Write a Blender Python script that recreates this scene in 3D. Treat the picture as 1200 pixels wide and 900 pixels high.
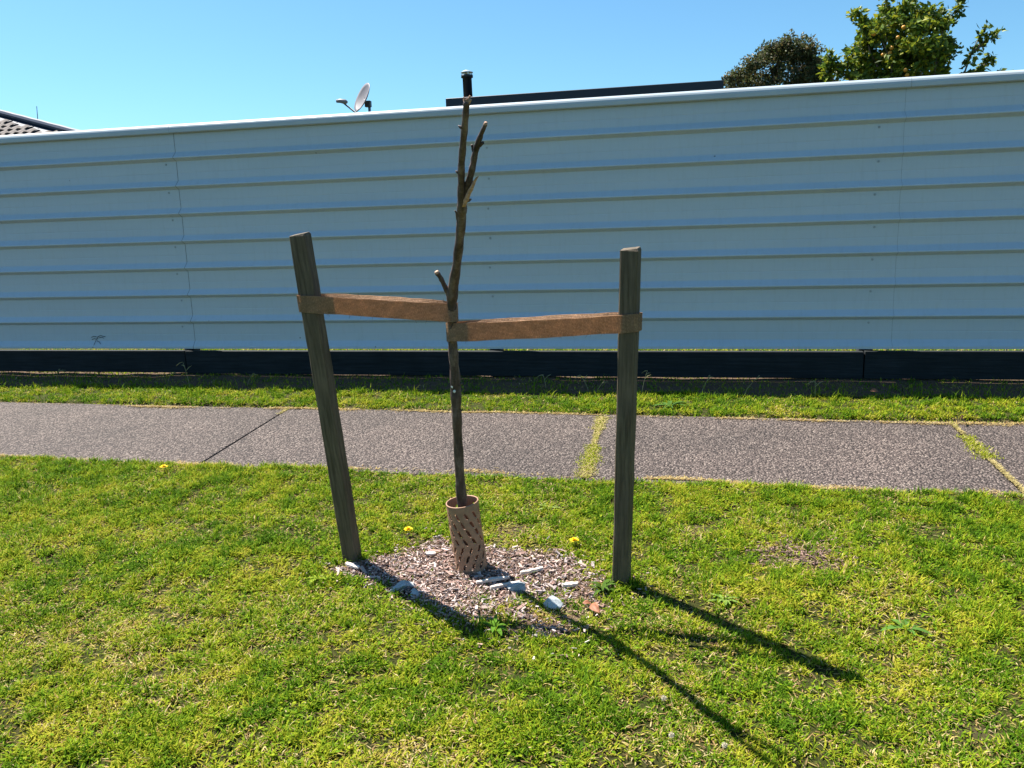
import bpy, math, random
import numpy as np
from mathutils import Vector, Matrix

random.seed(7)
rng = np.random.default_rng(7)
for o in list(bpy.data.objects):
    bpy.data.objects.remove(o)
scene = bpy.context.scene
COL = scene.collection

# ------------------------------------------------------------------ camera, sky, sun, exposure
SLOPE, CAM_H, FPX = 0.03, 1.25, 940.0
YAW, PITCH, ROLL = math.radians(-12.187), math.radians(10.958), math.radians(-1.785)
_f = np.array([math.sin(YAW) * math.cos(PITCH), math.cos(YAW) * math.cos(PITCH), -math.sin(PITCH)])
_r0 = np.array([math.cos(YAW), -math.sin(YAW), 0.0])
_u0 = np.cross(_r0, _f)
_r = _r0 * math.cos(ROLL) + _u0 * math.sin(ROLL)
_u = -_r0 * math.sin(ROLL) + _u0 * math.cos(ROLL)
CAM = np.array([0.0, 0.0, CAM_H])
cam = bpy.data.cameras.new('camera')
cam.sensor_width = 36.0
cam.lens = FPX / 1200.0 * 36.0
cam.clip_start = 0.05
cam.clip_end = 2000.0
cam_o = bpy.data.objects.new('camera', cam)
COL.objects.link(cam_o)
cam_o.matrix_world = Matrix(((_r[0], _u[0], -_f[0], CAM[0]), (_r[1], _u[1], -_f[1], CAM[1]),
                             (_r[2], _u[2], -_f[2], CAM[2]), (0, 0, 0, 1)))
scene.camera = cam_o

SUN_L = Vector((0.5294, -0.2639, -1.0)).normalized()
SUN_EL = math.asin(-SUN_L.z)
world = bpy.data.worlds.new('World')
scene.world = world
world.use_nodes = True
wn, wl = world.node_tree.nodes, world.node_tree.links
wn.clear()
w_out = wn.new('ShaderNodeOutputWorld')
w_bg = wn.new('ShaderNodeBackground')
w_sky = wn.new('ShaderNodeTexSky')
w_sky.sky_type = 'NISHITA'
w_sky.sun_disc = False
w_sky.sun_elevation = SUN_EL
w_sky.sun_rotation = math.atan2(-SUN_L.x, -SUN_L.y)
w_sky.air_density = 1.0
w_sky.dust_density = 0.6
w_sky.ozone_density = 1.0
w_tint = wn.new('ShaderNodeMix')
w_tint.data_type = 'RGBA'
w_tint.blend_type = 'MULTIPLY'
w_tint.inputs[0].default_value = 1.0
w_tint.inputs[7].default_value = (0.62, 1.0, 1.16, 1)
wl.new(w_sky.outputs[0], w_tint.inputs[6])
wl.new(w_tint.outputs[2], w_bg.inputs[0])
w_bg.inputs[1].default_value = 0.05
wl.new(w_bg.outputs[0], w_out.inputs[0])

sun = bpy.data.lights.new('sun', 'SUN')
sun.energy = 5.0
sun.angle = math.radians(0.5)
sun.color = (1.0, 0.95, 0.87)
sun_o = bpy.data.objects.new('sun', sun)
COL.objects.link(sun_o)
sun_o.rotation_euler = SUN_L.to_track_quat('-Z', 'Y').to_euler()

scene.view_settings.view_transform = 'Standard'
scene.view_settings.look = 'None'
scene.view_settings.gamma = 1.0
scene.view_settings.exposure = 1.55
scene.view_settings.use_curve_mapping = False
scene.render.engine = 'CYCLES'

# ------------------------------------------------------------------ geometry helpers
def ray(x, y):
    return _f + _r * (x - 600.0) / FPX - _u * (y - 450.0) / FPX

def gz0(y):
    """plain ground height: verge rises gently to the fence, level beyond it"""
    return SLOPE * np.clip(y, -3.0, 6.0)

def pg(x, y):
    """photo pixel -> point on the sloping ground"""
    d = ray(x, y)
    t = -CAM[2] / (d[2] - SLOPE * d[1])
    return CAM + t * d

def py(x, y, Y):
    """photo pixel -> point at world depth Y"""
    d = ray(x, y)
    return CAM + d * (Y / d[1])

def vnoise(x, y, scale, seed=0, octaves=3):
    x = np.asarray(x, float) / scale + 1000.0
    y = np.asarray(y, float) / scale + 1000.0
    r = np.random.default_rng(seed)
    out = np.zeros_like(x)
    amp, tot = 1.0, 0.0
    for k in range(octaves):
        g = r.random((256, 256))
        xi, yi = np.floor(x).astype(int), np.floor(y).astype(int)
        fx, fy = x - xi, y - yi
        fx, fy = fx * fx * (3 - 2 * fx), fy * fy * (3 - 2 * fy)
        a, b = g[xi % 256, yi % 256], g[(xi + 1) % 256, yi % 256]
        c, d = g[xi % 256, (yi + 1) % 256], g[(xi + 1) % 256, (yi + 1) % 256]
        out += amp * ((a * (1 - fx) + b * fx) * (1 - fy) + (c * (1 - fx) + d * fx) * fy)
        tot += amp
        amp *= 0.5
        x, y = x * 2.03 + 17.1, y * 2.03 + 5.7
    return out / tot

def link(name, me, mat=None, parent=None, loc=None):
    o = bpy.data.objects.new(name, me)
    COL.objects.link(o)
    if mat is not None and me is not None and not me.materials:
        me.materials.append(mat)
    if parent is not None:
        o.parent = parent
    if loc is not None:
        o.location = loc
    return o

def mesh(name, verts, faces, smooth=False):
    me = bpy.data.meshes.new(name)
    me.from_pydata([tuple(map(float, v)) for v in verts], [], [tuple(map(int, f)) for f in faces])
    me.update()
    if smooth:
        me.polygons.foreach_set('use_smooth', [True] * len(me.polygons))
    return me

def mesh_np(name, verts, loops, sizes, colors=None, smooth=False):
    me = bpy.data.meshes.new(name)
    me.vertices.add(len(verts))
    me.vertices.foreach_set('co', np.asarray(verts, np.float32).ravel())
    me.loops.add(len(loops))
    me.loops.foreach_set('vertex_index', np.asarray(loops, np.int32))
    sizes = np.asarray(sizes, np.int32)
    me.polygons.add(len(sizes))
    starts = np.concatenate([[0], np.cumsum(sizes)[:-1]]).astype(np.int32)
    me.polygons.foreach_set('loop_start', starts)
    me.polygons.foreach_set('use_smooth', np.full(len(sizes), smooth))
    me.update(calc_edges=True)
    if colors is not None:
        a = me.color_attributes.new('tone', 'FLOAT_COLOR', 'POINT')
        c = np.ones((len(verts), 4), np.float32)
        c[:, :3] = colors
        a.data.foreach_set('color', c.ravel())
    me.validate()
    return me

class MB:
    """collects shapes into one mesh"""
    def __init__(s):
        s.v, s.f = [], []
    def add(s, verts, faces):
        n = len(s.v)
        s.v += [tuple(map(float, v)) for v in verts]
        s.f += [tuple(i + n for i in f) for f in faces]
        return s
    def box(s, a, b, bev=0.0):
        x0, y0, z0 = a
        x1, y1, z1 = b
        if bev <= 0:
            vs = [(x, y, z) for x in (x0, x1) for y in (y0, y1) for z in (z0, z1)]
            s.add(vs, [(0, 1, 3, 2), (4, 6, 7, 5), (0, 4, 5, 1), (2, 3, 7, 6), (0, 2, 6, 4), (1, 5, 7, 3)])
        else:
            # chamfered along the top and vertical edges
            def ring(z, i):
                return [(x0 + i, y0, z), (x1 - i, y0, z), (x1, y0 + i, z), (x1, y1 - i, z),
                        (x1 - i, y1, z), (x0 + i, y1, z), (x0, y1 - i, z), (x0, y0 + i, z)]
            top = [(min(max(x, x0 + bev), x1 - bev), min(max(y, y0 + bev), y1 - bev), z1) for x, y, z in ring(z1, bev)]
            vs = ring(z0, bev) + ring(z1 - bev, bev) + top
            fs = [tuple(range(7, -1, -1)), tuple(range(16, 24))]
            for k in range(2):
                for i in range(8):
                    j = (i + 1) % 8
                    fs.append((k * 8 + i, k * 8 + j, k * 8 + 8 + j, k * 8 + 8 + i))
            s.add(vs, fs)
        return s
    def tube(s, pts, rad, n=10, caps=True, jitter=0.0, r=random):
        pts = [Vector(p) for p in pts]
        m = len(pts)
        if not hasattr(rad, '__len__'):
            rad = [rad] * m
        ref = None
        vs, fs = [], []
        for i, p in enumerate(pts):
            t = (pts[min(i + 1, m - 1)] - pts[max(i - 1, 0)]).normalized()
            if ref is None:
                ref = t.orthogonal().normalized()
            ref = (ref - t * ref.dot(t)).normalized()
            bi = t.cross(ref)
            for k in range(n):
                a = 2 * math.pi * k / n
                rr = rad[i] * (1 + jitter * (r.random() * 2 - 1))
                vs.append(p + (ref * math.cos(a) + bi * math.sin(a)) * rr)
        for i in range(m - 1):
            for k in range(n):
                j = (k + 1) % n
                fs.append((i * n + k, i * n + j, i * n + n + j, i * n + n + k))
        if caps:
            fs.append(tuple(range(n - 1, -1, -1)))
            fs.append(tuple(range((m - 1) * n, m * n)))
        return s.add(vs, fs)
    def build(s, name, mat=None, parent=None, smooth=False, loc=None):
        return link(name, mesh(name, s.v, s.f, smooth), mat, parent, loc)

def tag(o, label=None, cat=None, group=None, kind=None):
    if label: o['label'] = label
    if cat: o['category'] = cat
    if group: o['group'] = group
    if kind: o['kind'] = kind
    return o

def empty(name, loc, label=None, cat=None, group=None):
    o = bpy.data.objects.new(name, None)
    COL.objects.link(o)
    o.location = tuple(map(float, loc))
    o.empty_display_size = 0.1
    return tag(o, label, cat, group)

def spline(pts, n):
    """Catmull-Rom through points (any dimension)"""
    P = np.array(pts, float)
    P = np.vstack([2 * P[0] - P[1], P, 2 * P[-1] - P[-2]])
    out = []
    for i in range(1, len(P) - 2):
        for k in range(n):
            t = k / n
            a, b, c, d = P[i - 1], P[i], P[i + 1], P[i + 2]
            out.append(0.5 * ((2 * b) + (-a + c) * t + (2 * a - 5 * b + 4 * c - d) * t * t + (-a + 3 * b - 3 * c + d) * t ** 3))
    out.append(P[-2])
    return np.array(out)

# ------------------------------------------------------------------ materials
def new_mat(name):
    m = bpy.data.materials.new(name)
    m.use_nodes = True
    nt = m.node_tree
    return m, nt, nt.nodes['Principled BSDF'], nt.nodes['Material Output']

def N(nt, kind, **kw):
    n = nt.nodes.new(kind)
    for k, v in kw.items():
        if isinstance(k, str) and hasattr(n, k):
            setattr(n, k, v)
    return n

def noise(nt, scale, detail=4, rough=0.55, coord=None, vec_scale=None):
    n = nt.nodes.new('ShaderNodeTexNoise')
    n.inputs['Scale'].default_value = scale
    n.inputs['Detail'].default_value = detail
    n.inputs['Roughness'].default_value = rough
    if coord is not None:
        if vec_scale is not None:
            mp = nt.nodes.new('ShaderNodeMapping')
            mp.inputs['Scale'].default_value = vec_scale
            nt.links.new(coord, mp.inputs[0])
            coord = mp.outputs[0]
        nt.links.new(coord, n.inputs['Vector'])
    return n

def ramp(nt, fac, stops):
    r = nt.nodes.new('ShaderNodeValToRGB')
    el = r.color_ramp.elements
    while len(el) < len(stops):
        el.new(0.5)
    for e, (p, c) in zip(el, stops):
        e.position = p
        e.color = (*c, 1)
    nt.links.new(fac, r.inputs[0])
    return r

def mixc(nt, fac, a, b, mode='MIX'):
    m = nt.nodes.new('ShaderNodeMix')
    m.data_type = 'RGBA'
    m.blend_type = mode
    for sock, val in ((m.inputs[0], fac), (m.inputs[6], a), (m.inputs[7], b)):
        if hasattr(val, 'is_output'):
            nt.links.new(val, sock)
        elif isinstance(val, (int, float)):
            sock.default_value = val
        else:
            sock.default_value = (*val, 1)
    return m.outputs[2]

def bump(nt, height, strength, dist, bsdf):
    b = nt.nodes.new('ShaderNodeBump')
    b.inputs['Strength'].default_value = strength
    b.inputs['Distance'].default_value = dist
    nt.links.new(height, b.inputs['Height'])
    nt.links.new(b.outputs[0], bsdf.inputs['Normal'])
    return b

def objco(nt):
    return nt.nodes.new('ShaderNodeTexCoord').outputs['Object']

def mat_leafy(name, trans=0.4, rough=0.5, spec=0.3, gain=(1.0, 1.0, 1.0)):
    """reads the mesh's per-leaf 'tone' colour; light shines partly through the leaf"""
    m, nt, b, out = new_mat(name)
    a = nt.nodes.new('ShaderNodeVertexColor')
    a.layer_name = 'tone'
    c = mixc(nt, 1.0, a.outputs[0], gain, 'MULTIPLY')
    nt.links.new(c, b.inputs['Base Color'])
    b.inputs['Roughness'].default_value = rough
    b.inputs['Specular IOR Level'].default_value = spec
    t = nt.nodes.new('ShaderNodeBsdfTranslucent')
    nt.links.new(c, t.inputs[0])
    mx = nt.nodes.new('ShaderNodeMixShader')
    mx.inputs[0].default_value = trans
    nt.links.new(b.outputs[0], mx.inputs[1])
    nt.links.new(t.outputs[0], mx.inputs[2])
    nt.links.new(mx.outputs[0], out.inputs[0])
    return m

def mat_plain(name, col, rough=0.6, spec=0.4, metal=0.0, var=0.15, scale=20.0, bmp=0.0, vec_scale=None):
    m, nt, b, out = new_mat(name)
    n = noise(nt, scale, 5, 0.6, objco(nt), vec_scale)
    lo = tuple(c * (1 - var) for c in col)
    hi = tuple(min(1, c * (1 + var)) for c in col)
    r = ramp(nt, n.outputs[0], [(0.3, lo), (0.7, hi)])
    nt.links.new(r.outputs[0], b.inputs['Base Color'])
    b.inputs['Roughness'].default_value = rough
    b.inputs['Specular IOR Level'].default_value = spec
    b.inputs['Metallic'].default_value = metal
    if bmp > 0:
        bump(nt, n.outputs[0], bmp, 0.01, b)
    return m

def mat_ground():
    m, nt, b, out = new_mat('lawn_soil')
    co = objco(nt)
    n1 = noise(nt, 1.1, 4, 0.6, co)
    n2 = noise(nt, 110, 5, 0.75, co)
    g = ramp(nt, n2.outputs[0], [(0.34, (0.012, 0.014, 0.004)), (0.54, (0.032, 0.034, 0.008)), (0.70, (0.12, 0.09, 0.035))])
    g2 = mixc(nt, 0.10, g.outputs[0], ramp(nt, n1.outputs[0], [(0.35, (0.09, 0.14, 0.015)), (0.65, (0.16, 0.15, 0.04))]).outputs[0])
    n3 = noise(nt, 90, 5, 0.7, co)
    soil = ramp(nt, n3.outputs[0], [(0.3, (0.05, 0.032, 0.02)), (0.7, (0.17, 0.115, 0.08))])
    a = nt.nodes.new('ShaderNodeVertexColor')
    a.layer_name = 'tone'
    c = mixc(nt, a.outputs[0], g2, soil.outputs[0])
    nt.links.new(c, b.inputs['Base Color'])
    b.inputs['Roughness'].default_value = 0.95
    b.inputs['Specular IOR Level'].default_value = 0.1
    bump(nt, n2.outputs[0], 0.8, 0.015, b)
    return m

def mat_aggregate():
    m, nt, b, out = new_mat('exposed_aggregate')
    co = objco(nt)
    v = nt.nodes.new('ShaderNodeTexVoronoi')
    v.inputs['Scale'].default_value = 105
    v.inputs['Randomness'].default_value = 1.0
    nt.links.new(co, v.inputs['Vector'])
    sep = nt.nodes.new('ShaderNodeSeparateColor')
    nt.links.new(v.outputs['Color'], sep.inputs[0])
    stone = ramp(nt, sep.outputs[0], [(0.0, (0.050, 0.037, 0.033)), (0.42, (0.105, 0.078, 0.070)), (0.72, (0.165, 0.127, 0.112)), (0.95, (0.29, 0.24, 0.21))])
    gap = ramp(nt, v.outputs['Distance'], [(0.35, (1, 1, 1)), (0.7, (0.30, 0.28, 0.27))])
    c = mixc(nt, 1.0, stone.outputs[0], gap.outputs[0], 'MULTIPLY')
    n = noise(nt, 1.6, 5, 0.6, co)
    wear = ramp(nt, n.outputs[0], [(0.3, (0.68, 0.67, 0.67)), (0.7, (1.05, 1.02, 1.0))])
    c = mixc(nt, 1.0, c, wear.outputs[0], 'MULTIPLY')
    nt.links.new(c, b.inputs['Base Color'])
    b.inputs['Roughness'].default_value = 0.75
    b.inputs['Specular IOR Level'].default_value = 0.4
    inv = nt.nodes.new('ShaderNodeMath')
    inv.operation = 'SUBTRACT'
    inv.inputs[0].default_value = 1.0
    nt.links.new(v.outputs['Distance'], inv.inputs[1])
    bump(nt, inv.outputs[0], 1.0, 0.012, b)
    return m

def mat_sheet():
    m, nt, b, out = new_mat('white_coated_steel')
    co = objco(nt)
    n = noise(nt, 1.3, 5, 0.65, co, (0.6, 1, 4))
    c = ramp(nt, n.outputs[0], [(0.3, (0.43, 0.495, 0.55)), (0.7, (0.47, 0.53, 0.575))])
    n2 = noise(nt, 14, 6, 0.75, co, (2.5, 1, 0.35))
    dirt = ramp(nt, n2.outputs[0], [(0.34, (0.95, 0.945, 0.93)), (0.5, (1, 1, 1))])
    cc = mixc(nt, 1.0, c.outputs[0], dirt.outputs[0], 'MULTIPLY')
    v = nt.nodes.new('ShaderNodeTexVoronoi')
    v.inputs['Scale'].default_value = 3.1
    nt.links.new(co, v.inputs['Vector'])
    fleck = ramp(nt, v.outputs['Distance'], [(0.012, (0.2, 0.2, 0.2)), (0.024, (1, 1, 1))])
    cc = mixc(nt, 1.0, cc, fleck.outputs[0], 'MULTIPLY')
    nt.links.new(cc, b.inputs['Base Color'])
    b.inputs['Roughness'].default_value = 0.34
    b.inputs['Specular IOR Level'].default_value = 0.5
    n3 = noise(nt, 2.2, 2, 0.5, co, (1, 1, 1.5))
    bump(nt, n3.outputs[0], 0.10, 0.05, b)
    return m

def mat_wood(name, a, c, scale=1.0, rough=0.8, along=(30, 30, 2.0)):
    m, nt, b, out = new_mat(name)
    co = objco(nt)
    n = noise(nt, 3.0 * scale, 8, 0.65, co, along)
    n2 = noise(nt, 5.0, 4, 0.6, co)
    r = ramp(nt, n.outputs[0], [(0.32, a), (0.52, tuple((x + y) / 2 for x, y in zip(a, c))), (0.72, c)])
    r2 = ramp(nt, n2.outputs[0], [(0.3, (0.70, 0.72, 0.70)), (0.65, (1.1, 1.08, 1.05))])
    cc = mixc(nt, 1.0, r.outputs[0], r2.outputs[0], 'MULTIPLY')
    nt.links.new(cc, b.inputs['Base Color'])
    b.inputs['Roughness'].default_value = rough
    b.inputs['Specular IOR Level'].default_value = 0.25
    bump(nt, n.outputs[0], 0.6, 0.004, b)
    return m

def mat_jute():
    m, nt, b, out = new_mat('jute_webbing')
    uv = nt.nodes.new('ShaderNodeUVMap').outputs[0]
    ws = []
    for sc in ((1, 0), (0, 1)):
        mp = nt.nodes.new('ShaderNodeMapping')
        mp.inputs['Rotation'].default_value = (0, 0, 0 if sc[0] else math.pi / 2)
        nt.links.new(uv, mp.inputs[0])
        w = nt.nodes.new('ShaderNodeTexWave')
        w.inputs['Scale'].default_value = 78.0
        w.inputs['Distortion'].default_value = 1.6
        w.inputs['Detail'].default_value = 3.0
        w.inputs['Detail Scale'].default_value = 1.0
        nt.links.new(mp.outputs[0], w.inputs[0])
        ws.append(w)
    mul = mixc(nt, 0.5, ws[0].outputs[0], ws[1].outputs[0])
    n = noise(nt, 30, 5, 0.65, uv)
    col = ramp(nt, mul, [(0.3, (0.30, 0.178, 0.105)), (0.66, (0.62, 0.41, 0.27))])
    var = ramp(nt, n.outputs[0], [(0.3, (0.72, 0.72, 0.70)), (0.7, (1.12, 1.1, 1.08))])
    nf = noise(nt, 1.0, 3, 0.7, uv, (420, 150, 1))
    fleck = ramp(nt, nf.outputs[0], [(0.36, (0.76, 0.75, 0.74)), (0.52, (1, 1, 1)), (0.70, (1.5, 1.5, 1.5))])
    var2 = mixc(nt, 1.0, var.outputs[0], fleck.outputs[0], 'MULTIPLY')
    cc = mixc(nt, 1.0, col.outputs[0], var2, 'MULTIPLY')
    nt.links.new(cc, b.inputs['Base Color'])
    b.inputs['Roughness'].default_value = 0.95
    b.inputs['Specular IOR Level'].default_value = 0.1
    bump(nt, mul, 0.6, 0.002, b)
    t = nt.nodes.new('ShaderNodeBsdfTranslucent')
    nt.links.new(cc, t.inputs[0])
    mx = nt.nodes.new('ShaderNodeMixShader')
    mx.inputs[0].default_value = 0.5
    nt.links.new(b.outputs[0], mx.inputs[1])
    nt.links.new(t.outputs[0], mx.inputs[2])
    nt.links.new(mx.outputs[0], out.inputs[0])
    return m

def mat_bark():
    m, nt, b, out = new_mat('sapling_bark')
    co = objco(nt)
    n = noise(nt, 22, 8, 0.7, co, (1.6, 1.6, 0.5))
    n2 = noise(nt, 90, 4, 0.7, co, (0.6, 0.6, 2.5))
    c = ramp(nt, n.outputs[0], [(0.34, (0.028, 0.017, 0.015)), (0.5, (0.085, 0.056, 0.050)), (0.68, (0.21, 0.16, 0.14))])
    c2 = ramp(nt, n2.outputs[0], [(0.3, (0.7, 0.68, 0.66)), (0.7, (1.15, 1.12, 1.1))])
    cc = mixc(nt, 1.0, c.outputs[0], c2.outputs[0], 'MULTIPLY')
    nt.links.new(cc, b.inputs['Base Color'])
    b.inputs['Roughness'].default_value = 0.6
    b.inputs['Specular IOR Level'].default_value = 0.35
    bump(nt, n.outputs[0], 0.9, 0.006, b)
    return m

M = {}
M['ground'] = mat_ground()
M['grass'] = mat_leafy('grass_blade', 0.33, 0.75, 0.06)
M['leaf'] = mat_leafy('tree_leaf', 0.38, 0.48, 0.25)
M['chips'] = mat_leafy('mulch_chip', 0.0, 0.8, 0.25)
M['path'] = mat_aggregate()
M['sheet'] = mat_sheet()
M['seam'] = mat_plain('seam_shadow_gap', (0.10, 0.11, 0.12), 0.7)
M['screw'] = mat_plain('painted_screw', (0.30, 0.34, 0.37), 0.5)
M['cap'] = mat_plain('white_capping', (0.40, 0.45, 0.48), 0.35, 0.5, var=0.04, scale=3)
M['board'] = mat_wood('stained_dark_board', (0.006, 0.009, 0.011), (0.024, 0.028, 0.032), along=(1.2, 30, 30))
M['post'] = mat_wood('dark_fence_post', (0.03, 0.03, 0.03), (0.09, 0.085, 0.08))
M['stake'] = mat_wood('weathered_stake_timber', (0.062, 0.046, 0.031), (0.18, 0.14, 0.10))
M['jute'] = mat_jute()
M['bark'] = mat_bark()
M['cutwood'] = mat_plain('broken_pale_wood', (0.42, 0.26, 0.18), 0.8, 0.2, var=0.4, scale=120)
M['guard'] = mat_plain('brown_plastic_guard', (0.31, 0.175, 0.11), 0.55, 0.35, var=0.22, scale=35)
M['stone'] = mat_plain('blue_grey_stone', (0.29, 0.32, 0.335), 0.8, 0.35, var=0.35, scale=24, bmp=0.6)
M['palewood'] = mat_plain('pale_wood_sliver', (0.58, 0.50, 0.44), 0.8, 0.2, var=0.25, scale=40)
M['deadleaf'] = mat_plain('dry_brown_leaf', (0.25, 0.095, 0.045), 0.6, 0.3, var=0.35, scale=60)
M['paper'] = mat_plain('white_litter', (0.75, 0.74, 0.70), 0.7, 0.2, var=0.08)
M['petal'] = mat_plain('yellow_petal', (0.85, 0.55, 0.01), 0.6, 0.2, var=0.15, scale=300)
M['clover'] = mat_plain('cream_flower', (0.42, 0.37, 0.27), 0.7, 0.2, var=0.2, scale=300)
M['drystem'] = mat_plain('dry_grass_stem', (0.26, 0.24, 0.12), 0.7, 0.2)
M['stem'] = mat_plain('green_stem', (0.14, 0.20, 0.04), 0.6, 0.3)
M['fascia'] = mat_plain('dark_navy_fascia', (0.012, 0.016, 0.028), 0.45, 0.4, var=0.1, scale=2)
M['wall'] = mat_plain('house_weatherboard', (0.35, 0.34, 0.32), 0.7)
M['flue'] = mat_plain('black_flue', (0.014, 0.015, 0.02), 0.45, 0.4, var=0.1)
M['steel'] = mat_plain('galvanised_steel', (0.62, 0.63, 0.64), 0.35, 0.5, 0.8, var=0.12)
M['dish'] = mat_plain('grey_dish_paint', (0.17, 0.155, 0.165), 0.5, 0.4, var=0.12, scale=6)
M['darkmetal'] = mat_plain('dark_painted_steel', (0.06, 0.065, 0.08), 0.5, 0.4)
M['tile'] = mat_plain('brown_concrete_tile', (0.15, 0.13, 0.12), 0.85, 0.2, var=0.3, scale=7)
M['ridge'] = mat_plain('dark_blue_ridge_tile', (0.03, 0.04, 0.07), 0.6, 0.3)
M['trunk'] = mat_plain('tree_trunk_bark', (0.13, 0.10, 0.075), 0.85, 0.2, var=0.4, scale=12, bmp=0.6)
M['fruit'] = mat_plain('orange_citrus_peel', (0.60, 0.27, 0.03), 0.5, 0.4, var=0.15, scale=40)
M['ink'] = mat_plain('black_marker', (0.015, 0.017, 0.02), 0.6, 0.3)

# ------------------------------------------------------------------ layout measured from the photograph
PATH_N, PATH_F = 3.55, 4.665           # near and far path edge (world Y)
def skew(x):
    """the path runs very slightly askew to the fence"""
    return -0.013 * (np.clip(x, -8, 6) + 1.5)
FENCE_Y = 5.65
BED = np.array([pg(*p)[:2] for p in [(392, 672), (440, 658), (480, 645), (520, 634), (570, 644), (620, 652), (665, 655),
                                     (700, 668), (722, 690), (708, 715), (690, 742), (650, 757), (600, 757), (555, 750),
                                     (515, 735), (480, 712), (440, 690)]])

def in_poly(x, y, poly):
    inside = np.zeros(x.shape, bool)
    n = len(poly)
    for i in range(n):
        x0, y0 = poly[i]
        x1, y1 = poly[(i + 1) % n]
        c = ((y0 > y) != (y1 > y)) & (x < (x1 - x0) * (y - y0) / (y1 - y0 + 1e-12) + x0)
        inside ^= c
    return inside

def poly_dist(x, y, poly):
    d = np.full(x.shape, 1e9)
    n = len(poly)
    for i in range(n):
        a, b = poly[i], poly[(i + 1) % n]
        ab = b - a
        t = np.clip(((x - a[0]) * ab[0] + (y - a[1]) * ab[1]) / (ab @ ab), 0, 1)
        d = np.minimum(d, np.hypot(x - a[0] - t * ab[0], y - a[1] - t * ab[1]))
    return d

def bed_amount(x, y):
    """1 inside the mulch bed, 0 outside, ragged border"""
    x = np.asarray(x, float)
    y = np.asarray(y, float)
    d = poly_dist(x, y, BED) * np.where(in_poly(x, y, BED), 1, -1)
    return np.clip((d + (vnoise(x, y, 0.07, 3) - 0.5) * 0.14) / 0.05 + 0.5, 0, 1)

BARE = [(pg(940, 655)[:2], 0.20, 0.7), (pg(808, 628)[:2], 0.10, 0.6), (pg(405, 668)[:2], 0.07, 0.9), (pg(600, 628)[:2], 0.10, 0.55),
        (pg(150, 790)[:2], 0.16, 0.35), (pg(1130, 860)[:2], 0.12, 0.35), (pg(330, 720)[:2], 0.12, 0.3)]

def grassy(x, y):
    """share of grass growing through the mulch, most towards the street"""
    a = np.clip((x - pg(555, 700)[0]) * 2.0 - (y - pg(560, 692)[1]) * 3.2, 0, 1.0)
    return a * np.clip((vnoise(x, y, 0.08, 77, 2) - 0.34) * 6, 0, 1)

def bare_amount(x, y):
    o = np.zeros(np.shape(x))
    for c, r, a in BARE:
        d = np.hypot((x - c[0]), (y - c[1]) * 1.3) + (vnoise(x, y, 0.06, 11) - 0.5) * r * 1.4
        o = np.maximum(o, a * np.clip((r - d) / (0.5 * r), 0, 1))
    return o

def edge_near(x):
    return PATH_N + skew(x) + (vnoise(x, np.zeros_like(x), 0.55, 21, 4) - 0.5) * 0.11

def edge_far(x):
    return PATH_F + skew(x) + (vnoise(x, np.zeros_like(x) + 9, 0.45, 22, 4) - 0.5) * 0.07

def fence_shade_strip(x, y):
    """fence shade painted along its foot, as dark soil and thinned grass"""
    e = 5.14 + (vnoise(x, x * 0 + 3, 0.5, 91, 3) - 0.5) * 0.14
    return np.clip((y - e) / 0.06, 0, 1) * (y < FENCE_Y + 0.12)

def gz(x, y):
    x = np.asarray(x, float)
    y = np.asarray(y, float)
    z = gz0(y) + 0.012
    near = (np.abs(x + 1) < 8) & (y > -1) & (y < 6.2)
    lump = (vnoise(x, y, 0.35, 31, 3) - 0.5) * 0.030
    z = z + np.where(near, lump, 0)
    ys_ = y - skew(x)
    ramp_ = np.clip(np.minimum(ys_ - (PATH_N - 0.05), (PATH_F + 0.05) - ys_) / 0.05, 0, 1)
    z = z - ramp_ * 0.045 - np.where(near, lump, 0) * ramp_
    return z

# ------------------------------------------------------------------ ground: one sheet to the horizon
def build_ground():
    far = np.array([400, 200, 100, 60, 35, 22, 15, 11, 9], float)
    xs = np.concatenate([-far - 1, np.arange(-8.5, 6.01, 0.05), far[::-1] - 1])
    ys = np.concatenate([-far + 3, np.arange(-3, 6.6, 0.05), far[::-1] + 0.0])
    ys = np.sort(ys)
    xs = np.sort(xs)
    X, Y = np.meshgrid(xs, ys)
    Z = gz(X, Y)
    V = np.stack([X, Y, Z], -1).reshape(-1, 3)
    nx, ny = len(xs), len(ys)
    i = (np.arange(ny - 1)[:, None] * nx + np.arange(nx - 1)[None]).ravel()
    L = np.stack([i, i + 1, i + nx + 1, i + nx], 1)
    b = np.maximum(bed_amount(X.ravel(), Y.ravel()), bare_amount(X.ravel(), Y.ravel()))
    Ys = Y - skew(X)
    onpath = ((Ys > PATH_N - 0.04) & (Ys < PATH_F + 0.04)).ravel()
    b = np.maximum(b, onpath * 0.8)
    b = np.maximum(b, fence_shade_strip(X.ravel(), Y.ravel()))  # dark soil colour stands in for the fence's shadow
    me = mesh_np('lawn', V, L.ravel(), np.full(len(L), 4), np.repeat(b[:, None], 3, 1), True)
    return tag(link('lawn_ground', me, M['ground']), kind='structure')
build_ground()

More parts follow.
